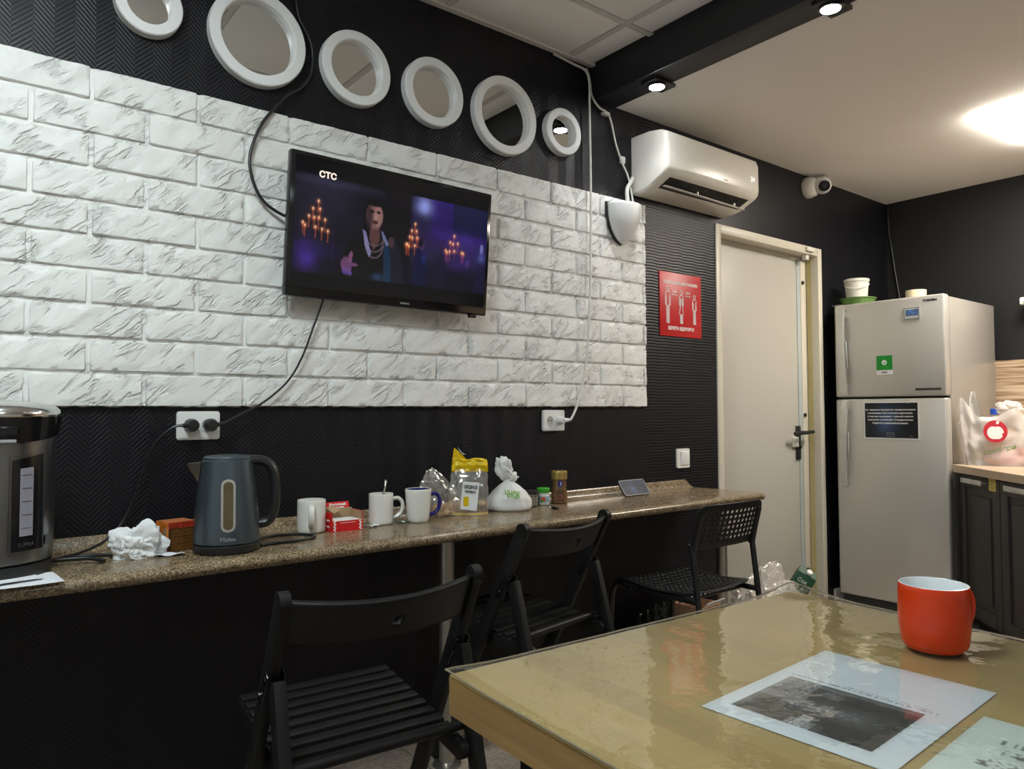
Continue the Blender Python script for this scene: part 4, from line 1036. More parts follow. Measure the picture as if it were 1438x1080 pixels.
MB().lathe([(.020, 0), (.0235, .004), (.0235, .040), (.020, .048)], 32).build('glass', mat('baby_jar_glass', (.55, .55, .50), .15), gl)
o = painted('label', .060, .030, 40, 20, jarlab, M_print, gl, (0, 0, 0), (1, 0, 0), (0, 0, 1))
for v in o.data.vertices:
    x, z = v.co.x, v.co.z; a = face(1.826, 2.128) - PI / 2 + x / .0240; v.co = Vector((.0240 * math.cos(a), .0240 * math.sin(a), .026 + z))
MB().lathe([(.0235, .048), (.0245, .050), (.0245, .062), (.022, .065), (0, .065)], 32).build('lid', M_green, gl)
cj = thing('coffee_jar', 'tall glass coffee jar with a golden lid and blue label', 'jar', jar(1.905, 2.126), face(1.905, 2.126))
M_coffee = mat('instant_coffee_glass', (.16, .085, .035), .12, var=.5, scale=90, coat=.5)
MB().lathe([(.026, 0), (.031, .003), (.032, .030), (.0275, .062), (.027, .085), (.027, .092)], 32).build('glass', M_coffee, cj)
MB().lathe([(.028, .092), (.031, .094), (.031, .112), (.0315, .122), (.030, .125), (0, .125)], 32).build('lid', mat('gold_lid', (.50, .36, .12), .3, .7), cj)
def cbend(v): a = -PI / 2 + v.x / .03; r = .0285 + v.z + (.004 if v.y < -.0 else 0) * 0; return Vector((r * math.cos(a), r * math.sin(a), v.y))
M_bl = mat('royal_blue_label', S(30, 40, 120), .35)
b = MB(); b.grid(lambda u, v: tuple(cbend(Vector(((u - .5) * .018 + .005, .066 + .022 * v, .0003)))), 6, 4); l_ = b.build('label', M_bl, cj)
text('label_text', 'J', M_wprint, l_, (0, 0, 0), size=.016, height=.014, width=.006, bend=lambda v: cbend(Vector((v.x + .005, .077 + v.y, v.z + .0009))))
b = MB(); b.grid(lambda u, v: tuple(cbend(Vector(((u - .5) * .026 + .003, .012 + .040 * v, .0045)))), 8, 4)
b.build('lower_label', mat('dark_coffee_label', (.10, .05, .03), .4, var=.5, scale=150), cj)
b = MB(); b.tube([tuple(cbend(Vector((.003 + .008 * math.cos(2 * PI * k / 14), .026 + .009 * math.sin(2 * PI * k / 14), .0052)))) for k in range(15)], .0012, 6); b.build('emblem', mat('label_red', (.45, .08, .04), .4), cj)
t = thing('teaspoon', 'dark teaspoon lying on the counter in front of the coffee jar', 'spoon', (1.80, 2.055, CT))
b = MB(); b.tube([(-.012, -.030, .004), (.0, .0, .005), (.02, .038, .004)], [.0036, .0022, .0018], 8, 6); b.build('handle', M_bkgl, t)
MB().ball((-.018, -.045, .0042), (.011, .017, .004), 2).build('bowl', M_bkgl, t)
# phone leaning in landscape
ph = thing('smartphone', 'dark phone leaning in landscape near the right end of the counter', 'phone', (2.32, 2.10, CT + .0015), math.radians(-1), None, math.radians(-36))
MB().prism(rounded(.152, .074, .010), -.004, .004, Matrix.Translation((0, 0, .0375)) @ RX).build('case', M_bk, ph)
def phpic(X, Y):
    c = np.zeros(X.shape + (3,)); n = vnoise(X, Y, 5, 2); n2 = vnoise(X, Y, 14, 6)
    c[:] = np.array((.07, .11, .19)) * (.4 + 1.1 * n + .3 * n2)[..., None]; c += np.exp(-(((X - .45) / .16) ** 2 + ((Y - .45) / .3) ** 2))[..., None] * np.array((.10, .13, .17)); return c
painted('screen', .143, .066, 50, 26, phpic, vcol_mat('phone_picture', .3, .9, spec=.08), ph, (0, -.0046, .0375), (1, 0, 0), (0, 0, 1))
b = MB(); b.tube([(0, .006, .052), (.0, .05, .013), (.0, .046, .008)], .003, 8); b.build('kickstand', M_bk, ph)

# ------------------------------------------------------------------ folding chairs
def folding_chair():
    t = thing('folding_chair', 'black slatted wooden folding chair nearest the viewer, beside the wooden table', 'chair', (0, 0, 0))
    w, zh, sl = .199, .594, .506
    def py(z): return -sl * (z - zh)
    for s in (-1, 1):
        b = MB(); b.bar((s * w, py(0.0), 0.004), (s * w, py(.745), .745), .020, .040, .003)
        p = Vector((s * w, py(.75), .75)); ax = Matrix.Rotation(PI / 2, 4, 'Y')
        b.lathe([(.0, -.010), (.0205, -.010), (.0205, .010), (.0, .010)], 20, Matrix.Translation(p) @ ax); b.build('front_leg', M_chair, t)
    for s in (-1, 1):
        b = MB(); b.bar((s * (w - .004), -.035, zh + .004), (s * (w - .004), -.195, .004), .024, .036, .003); b.build('rear_leg', M_chair, t)
        b = MB(); b.bar((s * (w + .013), .012, zh - .045), (s * (w + .013), -.030, zh + .02), .003, .022, .001); b.bar((s * (w - .0175), .012, zh - .045), (s * (w - .0175), -.030, zh + .02), .003, .022, .001)
        for q in ((.008, zh - .03), (-.026, zh + .008)): b.tube([(s * (w + .013), q[0], q[1]), (s * (w + .018), q[0], q[1])], .0055, 10)
        b.build('hinge', M_bkgl, t)
    # curved backrest with a hand hole
    nu, nv = 84, 18; W2, hh = w - .009, .080
    hc = (.012, -.006); hr = .0125
    def bk(u, v):
        x = (u - .5) * 2 * W2; q = 1 - (x / W2) ** 2
        top = .752 - .012 * q; bot = .668 - .006 * q
        dx, dz = x - hc[0], (v - .5) * hh - hc[1]; d = math.hypot(dx, dz)
        if abs(d - hr) < .0032 and d > 0: dx, dz = dx * hr / d, dz * hr / d; x = hc[0] + dx; v = (dz + hc[1]) / hh + .5
        z = bot + (top - bot) * v
        return (x, py(z) - .050 * (1 - (x / W2) ** 2) - .004, z)
    def skip(i, j):
        x = ((i + .5) / nu - .5) * 2 * W2 - hc[0]; z = ((j + .5) / nv - .5) * hh - hc[1]; return math.hypot(x, z) < hr
    b = MB(); b.grid(bk, nu, nv, skip); o = b.build('backrest', M_chair, t); m = o.modifiers.new('s', 'SOLIDIFY'); m.thickness = .012; m.offset = 0
    # seat: slats across, two side rails
    def sz(y): return .411 + (y + .083) / .398 * .038
    b = MB()
    for k in range(9):
        y = -.020 + k * .0395; b.box((0, y, sz(y) + .009), (.352, .026, .012), .003, Matrix.Rotation(math.radians(5.4), 4, 'X'))
    b.build('seat', M_chair, t)
    for s in (-1, 1):
        b = MB(); b.bar((s * .170, -.075, sz(-.075) - .014), (s * .170, .305, sz(.305) - .010), .018, .038, .003)
        b.lathe([(0, -.009), (.019, -.009), (.019, .009), (0, .009)], 18, Matrix.Translation((s * .170, -.075, sz(-.075) - .014)) @ Matrix.Rotation(PI / 2, 4, 'Y')); b.build('seat_rail', M_chair, t)
    b = MB(); b.tube([(-.20, -.052, .436), (.20, -.052, .436)], .010, 12); b.build('crossbar', M_chair, t)
    b = MB(); b.box((0, py(.12), .12), (.378, .016, .034), .003); b.box((0, -.035 - .16 * (.594 - .10) / .594, .10), (.368, .016, .034), .003); b.build('stretcher', M_chair, t)
    return t
fc = folding_chair(); fc.location = (.704, 1.361, 0); fc.rotation_euler = (0, 0, -.071); fc['group'] = 'black folding chairs at the counter'
f2 = dup(fc); f2.location = (1.516, 1.751, 0); f2.rotation_euler = (0, 0, .164)
f2['label'] = 'black slatted folding chair tucked under the counter beside the perforated plastic chair'

# perforated stacking chair
pcx = thing('perforated_chair', 'black stacking chair with perforated plastic back and seat at the end of the counter', 'chair', (2.243, 1.78, 0), -.023)
def plate(nhx, nhy, fmap, th, name, margin=2):
    nu, nv = 2 * nhx + 1 + 2 * margin, 2 * nhy + 1 + 2 * margin
    sk = lambda i, j: margin <= i < nu - margin and margin <= j < nv - margin and (i - margin) % 2 == 1 and (j - margin) % 2 == 1
    b = MB(); b.grid(fmap, nu, nv, sk); o = b.build(name, M_chair3, pcx)
    m = o.modifiers.new('s', 'SOLIDIFY'); m.thickness = th; m.offset = 0
    m2 = o.modifiers.new('b', 'SUBSURF'); m2.levels = 1; m2.render_levels = 1; return o
def backf(u, v):
    hw = .186; z = .605 + .160 * v; r = .035
    dz = min(v, 1 - v) * .160
    if dz < r: hw -= r - math.sqrt(max(0, r * r - (r - dz) ** 2))
    x = (u - .5) * 2 * hw
    return (x, -.150 - .30 * (z - .605) - .020 * (1 - (x / .186) ** 2), z)
plate(12, 6, backf, .005, 'backrest')
def seatf(u, v):
    hw = .188; r = .05; dy = min(v, 1 - v) * .36
    if dy < r: hw -= r - math.sqrt(max(0, r * r - (r - dy) ** 2))
    x = (u - .5) * 2 * hw; y = -.155 + .375 * v
    z = .452 - .014 * math.sin(PI * min(1, v * 1.25)) - .012 * max(0, (v - .8) / .2) ** 2 + .010 * (x / .188) ** 2 * (1 - v * .5)
    return (x, y, z)
plate(13, 12, seatf, .006, 'seat')
for s in (-1, 1):
    b = MB(); b.tube([(s * .170, -.235, .003), (s * .170, -.160, .585), (s * .168, -.158, .60), (s * .162, -.195, .735)], .0105, 12, 5); b.build('rear_leg', M_steelbk, pcx)
    b = MB(); b.tube([(s * .180, .245, .003), (s * .176, .232, .33), (s * .173, .226, .40), (s * .170, .205, .433), (s * .170, .17, .436), (s * .170, -.10, .432), (s * .170, -.177, .432)], .0105, 12, 5); b.build('front_leg', M_steelbk, pcx)
b = MB(); b.tube([(-.17, -.10, .425), (.17, -.10, .425)], .008, 10); b.tube([(-.17, .15, .425), (.17, .15, .425)], .008, 10); b.build('crossbar', M_steelbk, pcx)

# ------------------------------------------------------------------ wooden table with a clear film
th = math.radians(-2.8); e1 = Vector((math.cos(th), math.sin(th), 0)); e2 = Vector((-math.sin(th), math.cos(th), 0))
CA = Vector((.534, .814, 0)); TW, TL = .748, 1.20; TZ = .750
tc0 = CA + e1 * TW / 2 - e2 * TL / 2
tbl = thing('table', 'honey wooden table in the foreground covered with a clear glossy film', 'table', tc0, th)
MB().box((0, 0, TZ - .0255), (TW, TL, .051), .004).build('tabletop', M_wood, tbl)
b = MB(); b.box((-TW / 2 - .0006, 0, TZ - .027), (.0012, TL - .01, .046)); b.box((TW / 2 + .0006, 0, TZ - .027), (.0012, TL - .01, .046)); b.box((0, TL / 2 + .0006, TZ - .027), (TW - .01, .0012, .046)); b.build('edge_band', M_edge, tbl)
for sx in (-1, 1):
    for sy in (-1, 1): MB().box((sx * (TW / 2 - .055), sy * (TL / 2 - .135), (TZ - .051) / 2), (.045, .045, TZ - .051), .002).build('leg', M_steelbk, tbl)
fl_ = thing('table_film', 'clear wavy plastic film lying over the wooden table top', 'film', tc0 + Vector((0, 0, TZ)), th)
def filmf(u, v):
    x = (u - .5) * (TW + .005); y = (v - .5) * (TL + .005)
    z = .0040 + .0006 * noise.noise(Vector((x * 9, y * 9, 1))) + .00035 * noise.noise(Vector((x * 25, y * 22, 4)))
    ex = min(u, 1 - u) * (TW + .005); ey = min(v, 1 - v) * (TL + .005); e = min(ex, ey)
    if e < .012: z -= .0028 * (1 - e / .012)
    dc = math.hypot(x - TW / 2, y - TL / 2)
    z += .013 * math.exp(-(dc / .07) ** 2) + .004 * math.exp(-(math.hypot(x + TW / 2, y - TL / 2) / .05) ** 2)
    return (x, y, max(z, .0009))
b = MB(); b.grid(filmf, 130, 200); b.build('sheet', M_film, fl_)
M_filmedge = film('film_rolled_edge', (.22, .18, .12, 1), .75, .06, .3, facing=False)
def edgef(pts):
    b = MB(); b.tube(pts, .0030, 6); return b
b = MB(); b.tube([filmf(u / 60, 1) for u in range(61)], .0014, 6); b.tube([filmf(0, v / 60) for v in range(61)], .0014, 6); b.tube([filmf(1, v / 60) for v in range(61)], .0014, 6); b.build('rim', M_filmedge, fl_)

def photo_sheet(X, Y):
    c = np.ones(X.shape + (3,)) * np.array((.80, .825, .835)); c *= (1 - .02 * vnoise(X, Y, 8, 2))[..., None]
    px, py_ = (X - .10) / .46, (Y - .15) / .76
    inn = (px > 0) & (px < 1) & (py_ > 0) & (py_ < 1)
    n = vnoise(X, Y, 40, 3); n2 = vnoise(X, Y, 130, 5); n3 = vnoise(X, Y, 11, 7)
    g = .10 + .10 * n3 + .07 * n
    band = np.exp(-((px - .52 + .10 * py_) / .10) ** 2) * (py_ < .80) * np.clip((py_ - .12) / .35, 0, 1); g = g + .30 * band
    g = np.where((py_ > .72) & (px > .45), .36 + .15 * n, g); g = np.where((px < .38) & (py_ > .62), .19 + .05 * n, g); g = np.where((px < .16) & (py_ > .35) & (py_ < .60), .45 + .1 * n, g)
    g = np.where((px < .26) & (py_ > .48) & (py_ < .56), .6, g); g = np.where((px > .7) & (py_ < .62), g * .55, g); g = np.where((px < .3) & (py_ < .42), g * .5, g)
    g = np.where((np.hypot((px - .80) / .08, (py_ - .58) / .09) < 1), .30 + .1 * n2, g)
    g = g * (.65 + .7 * n2); col = np.stack([g * 1.0, g * 1.0, g * 1.0], -1)
    rd = np.exp(-(((px - .97) / .10) ** 2 + ((py_ - .05) / .07) ** 2)); col = col * (1 - rd[..., None]) + np.array((.42, .10, .13)) * rd[..., None]
    c = np.where(inn[..., None], col, c)
    for k, xx in enumerate((.592, .612)):
        wv = vnoise(Y, Y * 0 + .3 * k, 190, 11 + k); ln = (np.abs(X - xx) < .0045) & (Y > .10 + .05 * k) & (Y < .93 - .30 * k) & (wv > .42)
        c = np.where(ln[..., None], np.array((.40, .40, .42)), c)
    return c
M_photo = vcol_mat('printed_photo_paper', .6)
p = painted('photo_sheet', .297, .21, 270, 190, photo_sheet, M_photo, None, (.853, .4425, TZ + .0012), (.99905, .0436, 0), (-.0436, .99905, 0))
tag(p, 'white printed sheet with a dark grey photograph under the table film', 'paper')
def text_sheet(X, Y):
    c = np.ones(X.shape + (3,)) * np.array((.77, .81, .785)); n = vnoise(X, Y, 60, 4)
    for (x0, hh, y0, y1, s) in ((.80, .022, .05, .84, 3), (.72, .03, .05, .80, 8), (.60, .035, .05, .86, 5)):
        wv = vnoise(X * 1.4, Y, 60, s); m = (np.abs(X - x0) < hh) & (Y > y0) & (Y < y1) & (wv > .55); c = np.where(m[..., None], np.array((.30, .31, .30)), c)
    return c
p = painted('text_sheet', .297, .21, 160, 110, text_sheet, M_photo, None, (.776, .216, TZ + .0012), (.9989, .047, 0), (-.047, .9989, 0))
tag(p, 'white sheet with coarse dark lettering under the film, cut by the frame edge', 'paper')

M_sleeve = film('glossy_plastic_sleeve', (.8, .82, .82, 1), 0.03, .1, .06, 0.8, 26.0)
for p_, cx, cy, dx in ((bpy.data.objects['photo_sheet'], .853, .4425, .0436), (bpy.data.objects['text_sheet'], .776, .216, .047)):
    R3 = Vector((1, dx, 0)).normalized(); U3 = Vector((-R3.y, R3.x, 0)); c3 = Vector((cx, cy, TZ + .0018))
    MB().grid(lambda u, v: tuple(c3 + R3 * (u - .5) * .299 + U3 * (v - .5) * .212 + Vector((0, 0, .0003 * noise.noise(Vector((u * 9, v * 7, cx * 9)))))), 40, 30).build('clear_sleeve', M_sleeve, p_)
# red mug
rm = thing('red_mug', 'orange-red glazed mug with pale inside on the wooden table', 'mug', (1.112, .456, TZ + .0062))
rm.scale = (.89, .89, .89)
pr = [(.036, 0), (.043, .0015), (.0475, .010), (.0505, .035), (.0515, .06), (.0508, .088), (.0502, .0985), (.0492, .100)]
MB().lathe(pr, 64, cap=False).build('body', M_redcer, rm, 60)
MB().lathe([(.0492, .100), (.0478, .1003), (.0468, .0990), (.0475, .06), (.0462, .03), (.040, .008), (0, .006)], 64, cap=False).build('inside', M_inner, rm, 60)
hd = Vector((.95, -.31, 0)); hp = lambda d, z: tuple(hd * d + Vector((0, 0, z)))
b = MB(); b.tube([hp(.049, .084), hp(.064, .086), hp(.078, .076), hp(.082, .056), hp(.076, .036), hp(.062, .022), hp(.046, .018)], .0058, 12, 6)
b.build('handle', M_redcer, rm)

# ------------------------------------------------------------------ fridge
FX, FY0, FY1 = 4.02, 1.562, 2.145
fr = thing('fridge', 'tall silver two-door fridge standing between the cream door and the cabinets', 'fridge', (4.36, (FY0 + FY1) / 2, 0))
fo = Vector((4.36, (FY0 + FY1) / 2, 0)); FW = FY1 - FY0
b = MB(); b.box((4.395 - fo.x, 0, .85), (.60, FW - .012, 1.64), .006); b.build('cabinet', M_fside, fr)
b = MB(); b.box((4.395 - fo.x, 0, .02), (.56, FW - .04, .04)); b.box((4.068 - fo.x, 0, .04), (.05, FW - .03, .05)); b.build('plinth', M_dark, fr)
b = MB(); b.box((4.085 - fo.x, 0, .86), (.03, FW - .03, 1.58)); b.build('gasket', M_dark, fr)
def fdoor(z0, z1, name):
    b = MB(); b.box((FX + .029 - fo.x, 0, (z0 + z1) / 2), (.058, FW, z1 - z0), .012, None, 3); return b.build(name, M_fridge, fr)
d1 = fdoor(1.158, 1.678, 'freezer_door'); d2 = fdoor(.066, 1.148, 'fridge_door')
def fhandle(par, z0, z1, up):
    b = MB(); n = 16; pts = []
    for k in range(n + 1):
        t = k / n; z = z0 + (z1 - z0) * t; o = .034 * math.sin(PI * (.12 + .76 * t)) ** .8 + .004; pts.append(Vector((FX - o - fo.x, 2.080 - fo.y + .012 * (t if up else 1 - t), z)))
    for a, c in zip(pts, pts[1:]): b.bar(a, c + (c - a) * .03, .030, .018, 0, (0, 1, 0))
    for p in (pts[1], pts[-2]): b.bar(p, (FX + .004 - fo.x, p.y, p.z), .022, .035, .003, (0, 1, 0))
    b.bar(pts[5] + Vector((.02, -.016, 0)), pts[10] + Vector((.02, -.016, 0)), .010, .012, .002, (0, 1, 0))
    b.build('handle', M_fhand, par)
fhandle(d1, 1.172, 1.652, True); fhandle(d2, .668, 1.135, False)
XF = FX - .0008 - fo.x
def fpt(y, z, d=0): return (XF - d, y - fo.y, z)
text('brand_mark', 'TOSHIBA', M_ink, d1, fpt(1.631, 1.650), (0, -1, 0), (0, 0, 1), width=.072, height=.012, size=.01, bold=.0006)
b = MB(); b.box(fpt(1.650, 1.193), (.002, .125, .012), .0006); b.build('feature_strip', M_dark, d1)
text('feature_text', '· · · · · · · ·', M_gprint, d1, fpt(1.650, 1.193, .0012), (0, -1, 0), (0, 0, 1), width=.10, height=.0012, size=.01)
text('model_text', 'GR', M_gprint, d1, fpt(1.668, 1.222), (0, -1, 0), (0, 0, 1), width=.014, height=.006, size=.01)
b = MB(); b.box((4.10 - fo.x, 2.150 - fo.y, 1.683), (.07, .06, .010), .002); b.build('top_hinge', M_fhand, fr)
# picture magnet
def magpic(X, Y):
    c = np.ones(X.shape + (3,)) * np.array((.72, .74, .76)); n = vnoise(X, Y, 10, 3)
    m = (Y > .38) & (Y < .85) & (np.abs(X - .52) < .42); c = np.where(m[..., None], np.array((.28, .42, .62)) * (.7 + .7 * n)[..., None], c)
    c = np.where(((Y > .30) & (Y < .40) & (np.abs(X - .5) < .42))[..., None], np.array((.12, .14, .18)), c); c = np.where(((Y > .88) & (X < .7))[..., None], np.array((.86, .88, .9)), c)
    return np.where(((np.abs(X - .5) > .47) | (np.abs(Y - .5) > .46))[..., None], np.array((.35, .36, .37)), c)
mg = thing('fridge_magnet', 'small blue and silver picture magnet near the top of the freezer door', 'magnet', (FX, 1.720, 1.589))
MB().box((-.003, 0, 0), (.006, .079, .062), .001).build('plate', M_fhand, mg)
painted('picture', .076, .059, 40, 30, magpic, vcol_mat('magnet_print', .2), mg, (-.0064, 0, 0), (0, -1, 0), (0, 0, 1))
gc = thing('green_card', 'green card magnet with a white round emblem on the freezer door', 'magnet', (FX, 1.868, 1.327))
MB().box((-.0012, 0, .012), (.0024, .083, .078)).build('card', mat('green_card_print', S(0, 140, 40), .45, var=.05), gc)
o = MB().box((-.0012, 0, -.039), (.0024, .083, .024)).build('white_strip', M_sheet, gc)
text('strip_text', 'menu', M_ink, o, (-.0027, 0, -.039), (0, -1, 0), (0, 0, 1), width=.030, height=.008, size=.01)
o = MB().lathe([(0, .0026), (.0135, .0026)], 24, Matrix.Translation((0, 0, .014)) @ Matrix.Rotation(-PI / 2, 4, 'Y'), cap=False).build('emblem', M_wprint, gc)
b = MB(); b.bar((-.0029, .006, .010), (-.0029, -.007, .017), .0006, .005, 0, (1, 0, 0)); b.build('emblem_mark', M_green, o)
MB().box((-.0026, 0, -.008), (.0006, .035, .002)).build('caption_line', M_green, gc)
def notepic(X, Y):
    n = vnoise(X, Y, 6, 2); g = np.exp(-(((X - .42) / .22) ** 2 + ((Y - .48) / .42) ** 2))
    c = np.stack([(.04 + .20 * g), (.055 + .31 * g), (.08 + .47 * g)], -1) * (.8 + .4 * n)[..., None]
    return np.where(((np.abs(X - .5) > .472) | (np.abs(Y - .5) > .458))[..., None], np.array((.86, .86, .86)), c)
nt_ = thing('notice_sheet', 'black and blue A4 notice with white Russian text on the lower fridge door', 'notice', (FX, 1.841, 1.031))
MB().box((-.0006, 0, 0), (.0012, .290, .201)).build('paper', M_sheet, nt_)
pp = painted('print', .290, .201, 100, 70, notepic, vcol_mat('notice_print', .4), nt_, (-.0015, 0, 0), (0, -1, 0), (0, 0, 1))
for k, (tx, wd, dy) in enumerate((('За хищение продуктов предусмотрено', .262, 0), ('выселение без возврата депозита.', .235, 0), ('А так же внесение в черный список', .24, 0), ('хостелов и отелей г.Владивосток.', .24, 0), ('Ведется видеонаблюдение', .185, 0))):
    text('notice_line', tx, M_wprint, pp, (-.0020, .004, .056 - .0178 * k), (0, -1, 0), (0, 0, 1), width=wd, height=.0105, size=.01, bold=.0004, ext=.0002)
b = MB()
for (y0, z0, y1, z1) in ((.02, -.066, -.016, -.066), (-.016, -.066, -.016, -.084), (-.016, -.084, .02, -.084), (.02, -.084, .02, -.066), (.012, -.075, -.010, -.072), (-.098, -.078, -.11, -.086), (-.085, .088, -.10, .092)):
    b.bar((-.0021, y0, z0), (-.0021, y1, z1), .0005, .0018, 0, (1, 0, 0))
b.build('notice_emblem', M_gprint, pp)
# on top of the fridge
gp = thing('green_tray', 'shallow green plastic tray under the white bucket on the fridge', 'tray', (4.135, 2.062, 1.6785))
MB().lathe([(0, .001), (.074, .001), (.080, .004), (.091, .034), (.096, .036), (.096, .041), (.088, .041), (.078, .010), (0, .008)], 48).build('dish', mat('dull_green_plastic', (.11, .22, .05), .4), gp)
bk_ = thing('bucket', 'small white plastic bucket with a wire handle on top of the fridge', 'bucket', (4.135, 2.068, 1.6875))
MB().lathe([(.050, 0), (.053, .003), (.063, .124), (.067, .126), (.068, .140), (.064, .142)], 44).build('body', M_offw, bk_)
a0 = face(4.135, 2.068)
b = MB(); b.tube([(.066 * math.cos(a0 - PI / 2 + k), .066 * math.sin(a0 - PI / 2 + k), .116 - .034 * math.cos(k * 1.0)) for k in [(-1.5 + .15 * i) for i in range(21)]], .0022, 6); b.build('handle', M_whitecool, bk_)
tr_ = thing('tape_roll', 'wide cream roll lying flat on top of the fridge', 'roll', (4.22, 1.783, 1.670))
MB().lathe([(.024, 0), (.051, 0), (.051, .068), (.024, .068)], 40, closed=True).build('tape', mat('cream_tape', (.74, .66, .44), .4, var=.05), tr_)

# ------------------------------------------------------------------ kitchen units beside the fridge
kd = Vector((-.72, -.694, 0)).normalized(); ang = math.atan2(kd.y, kd.x); ko = Vector((4.05, 1.53, 0))
def unit(s, wd, label):
    t = thing('kitchen_cabinet', label, 'cabinet', ko + kd * (s + wd / 2), ang, 'dark kitchen cabinets')
    MB().box((0, .27, .43), (wd - .002, .49, .69)).build('carcass', M_cab, t)
    MB().box((0, .30, .045), (wd - .002, .44, .08)).build('toe_kick', M_dark, t)
    b = MB(); w2, z0, z1 = wd / 2 - .002, .088, .768; fw = .062
    b.box((0, .014, (z0 + z1) / 2), (2 * w2 - .01, .010, z1 - z0 - .01))
    for sx in (-1, 1): b.box((sx * (w2 - fw / 2), .010, (z0 + z1) / 2), (fw, .020, z1 - z0), .003)
    for zz in (z0 + fw / 2, z1 - fw / 2): b.box((0, .010, zz), (2 * w2 - 2 * fw + .004, .020, fw), .003)
    b.box((0, .008, (z0 + z1) / 2), (2 * w2 - 2 * fw - .06, .014, z1 - z0 - 2 * fw - .06), .005)
    d = b.build('door', M_cab, t)
    b = MB(); b.box((-.01, -.026, .744), (.20, .006, .024), .002)
    for sx in (-1, 1): b.box((-.01 + sx * .085, -.013, .744), (.010, .026, .012))
    b.build('handle', M_fhand, d)
    return t
unit(-.005, .398, 'dark brown kitchen cabinet with a yellow sticker next to the fridge')
unit(.395, .398, 'dark brown kitchen cabinet cut by the frame edge, second from the fridge')
st = thing('yellow_sticker', 'small yellow label stuck at the top corner of the dark cabinet door', 'sticker', ko + kd * .334 + Vector((0, 0, .750)), ang)
MB().box((0, -.0008, 0), (.062, .0016, .072)).build('label', mat('mustard_label', (.50, .38, .08), .5), st)
b = MB()
for k in range(4): b.box((-.004 + .003 * (k % 2), -.002, .022 - .014 * k), (.030 - .006 * (k % 3), .0006, .0025))
b.build('print_line', mat('brown_print', (.15, .10, .03), .5), st)
P0 = Vector((4.03, 1.547)); k2 = Vector((kd.x, kd.y)); kin = Vector((.694, -.72)).normalized(); P1 = P0 + k2 * 1.2; P2 = P1 + kin * .62
kw = MB().prism([(P0.x, P0.y), (P1.x, P1.y), (P2.x, P2.y), (4.786, P2.y), (4.786, 1.547)], .776, .812)
tag(kw.build('worktop', M_ktop, None), 'pale wood kitchen worktop beside the fridge', 'worktop')

# shopping bag on the worktop
KZ = .8125
gb = thing('shopping_bag', 'white carrier bag with a red apple emblem full of groceries on the worktop', 'bag', (4.155, 1.375, KZ), math.atan2(-.94, .335))
def gbf(u, v):
    a = u * 2 * PI; ca, sa = math.cos(a), math.sin(a)
    wx = .152 + .012 * math.sin(v * 2.6); wy = .085 - .045 * v ** 1.5
    n = noise.noise(Vector((ca * 2, sa * 2, v * 4))) * .014 + noise.noise(Vector((ca * 6, sa * 6, v * 9))) * .006 + .004 * math.sin(a * 13 + 4 * v)
    x = wx * math.copysign(abs(ca) ** .65, ca) + .03 * v * max(0, ca) * -1 - (.012 * v if ca < 0 else 0)
    h = .235 + .045 * math.exp(-((x - .06) / .05) ** 2) + .10 * math.exp(-((x + .165) / .045) ** 2)
    return (x + n * .5, wy * math.copysign(abs(sa) ** .8, sa) + n, h * v)
b = MB(); b.grid(gbf, 84, 26, wrap=True); b.build('body', M_gbag, gb, 60)
b = MB()
def ear(u, v):
    x = -.125 + .012 * v + (u - .5) * (.085 * (1 - v) ** 1.2 + .022); return (x, -.01 + .012 * math.sin(u * 9 + v * 3), .20 + .165 * v)
b.grid(ear, 12, 14, lambda i, j: 5 <= i <= 6 and 9 <= j <= 11); b.build('handle', M_wbag, gb, 60)
crumple((.038, .0, .232), (.060, .030, .036), 21, M_gbag, .3, 1.5, 4, False, None, 'folded_handle', gb, 4)
crumple((-.085, .0, .004), (.055, .05, .085), 22, mat('olive_produce', (.16, .16, .08), .6, var=.6, scale=30), .2, 1.3, 4, name='greens', parent=gb)
crumple((.02, -.005, .06), (.075, .045, .085), 23, mat('tan_bread', (.62, .42, .22), .6, var=.3, scale=15), .15, 1.2, 4, name='bread', parent=gb)
crumple((.03, -.015, .002), (.11, .06, .062), 24, mat('pink_produce', (.75, .22, .20), .5, var=.4, scale=12), .15, 1.2, 4, name='pink_pack', parent=gb)
def gpt(x, z):
    v = z / .25; wy = .085 - .045 * v ** 1.5
    return Vector((x, -wy - .030, z))
M_rp = mat('red_print', S(190, 28, 44), .45)
b = MB()
def ring(u, v):
    a = u * 2 * PI; r = .036 + .018 * v
    return tuple(gpt(-.022 + r * math.cos(a) * .92 - .0, .168 + r * math.sin(a)))
b.grid(ring, 48, 3, wrap=True)
b.bm.faces.ensure_lookup_table(); em = b.build('emblem', M_rp, gb)
# red disc with a white apple cut into it
def disc(r0, m, dy, f, name, par):
    bb = MB(); bb.grid(lambda u, v: tuple(gpt(-.022 + f(u)[0] * v * r0, .166 + f(u)[1] * v * r0) + Vector((0, dy, 0))), 40, 4, wrap=True); return bb.build(name, m, par)
disc(.040, M_rp, -.0006, lambda u: (math.cos(u * 2 * PI), math.sin(u * 2 * PI)), 'emblem_disc', em)
def apple(u):
    a = u * 2 * PI; r = 1 - .16 * math.exp(-((a - PI / 2) / .35) ** 2) - .10 * math.exp(-((a - 3 * PI / 2) / .3) ** 2) - .22 * math.exp(-((a - 2 * PI + .15) / .3) ** 2)
    return (r * math.cos(a), r * math.sin(a) - .12)
disc(.034, M_wprint, -.0014, apple, 'emblem_apple', em)
b = MB(); b.grid(lambda u, v: tuple(gpt(-.022 + .004 + .012 * u + .004 * math.sin(PI * u) * (v - .5) * 2, .204 + .014 * u - .006 * math.sin(PI * u) * (v - .5) * 2) + Vector((0, -.0016, 0))), 8, 4); b.build('emblem_leaf', M_wprint, em)
M_gt = mat('olive_print', S(105, 130, 70), .5)
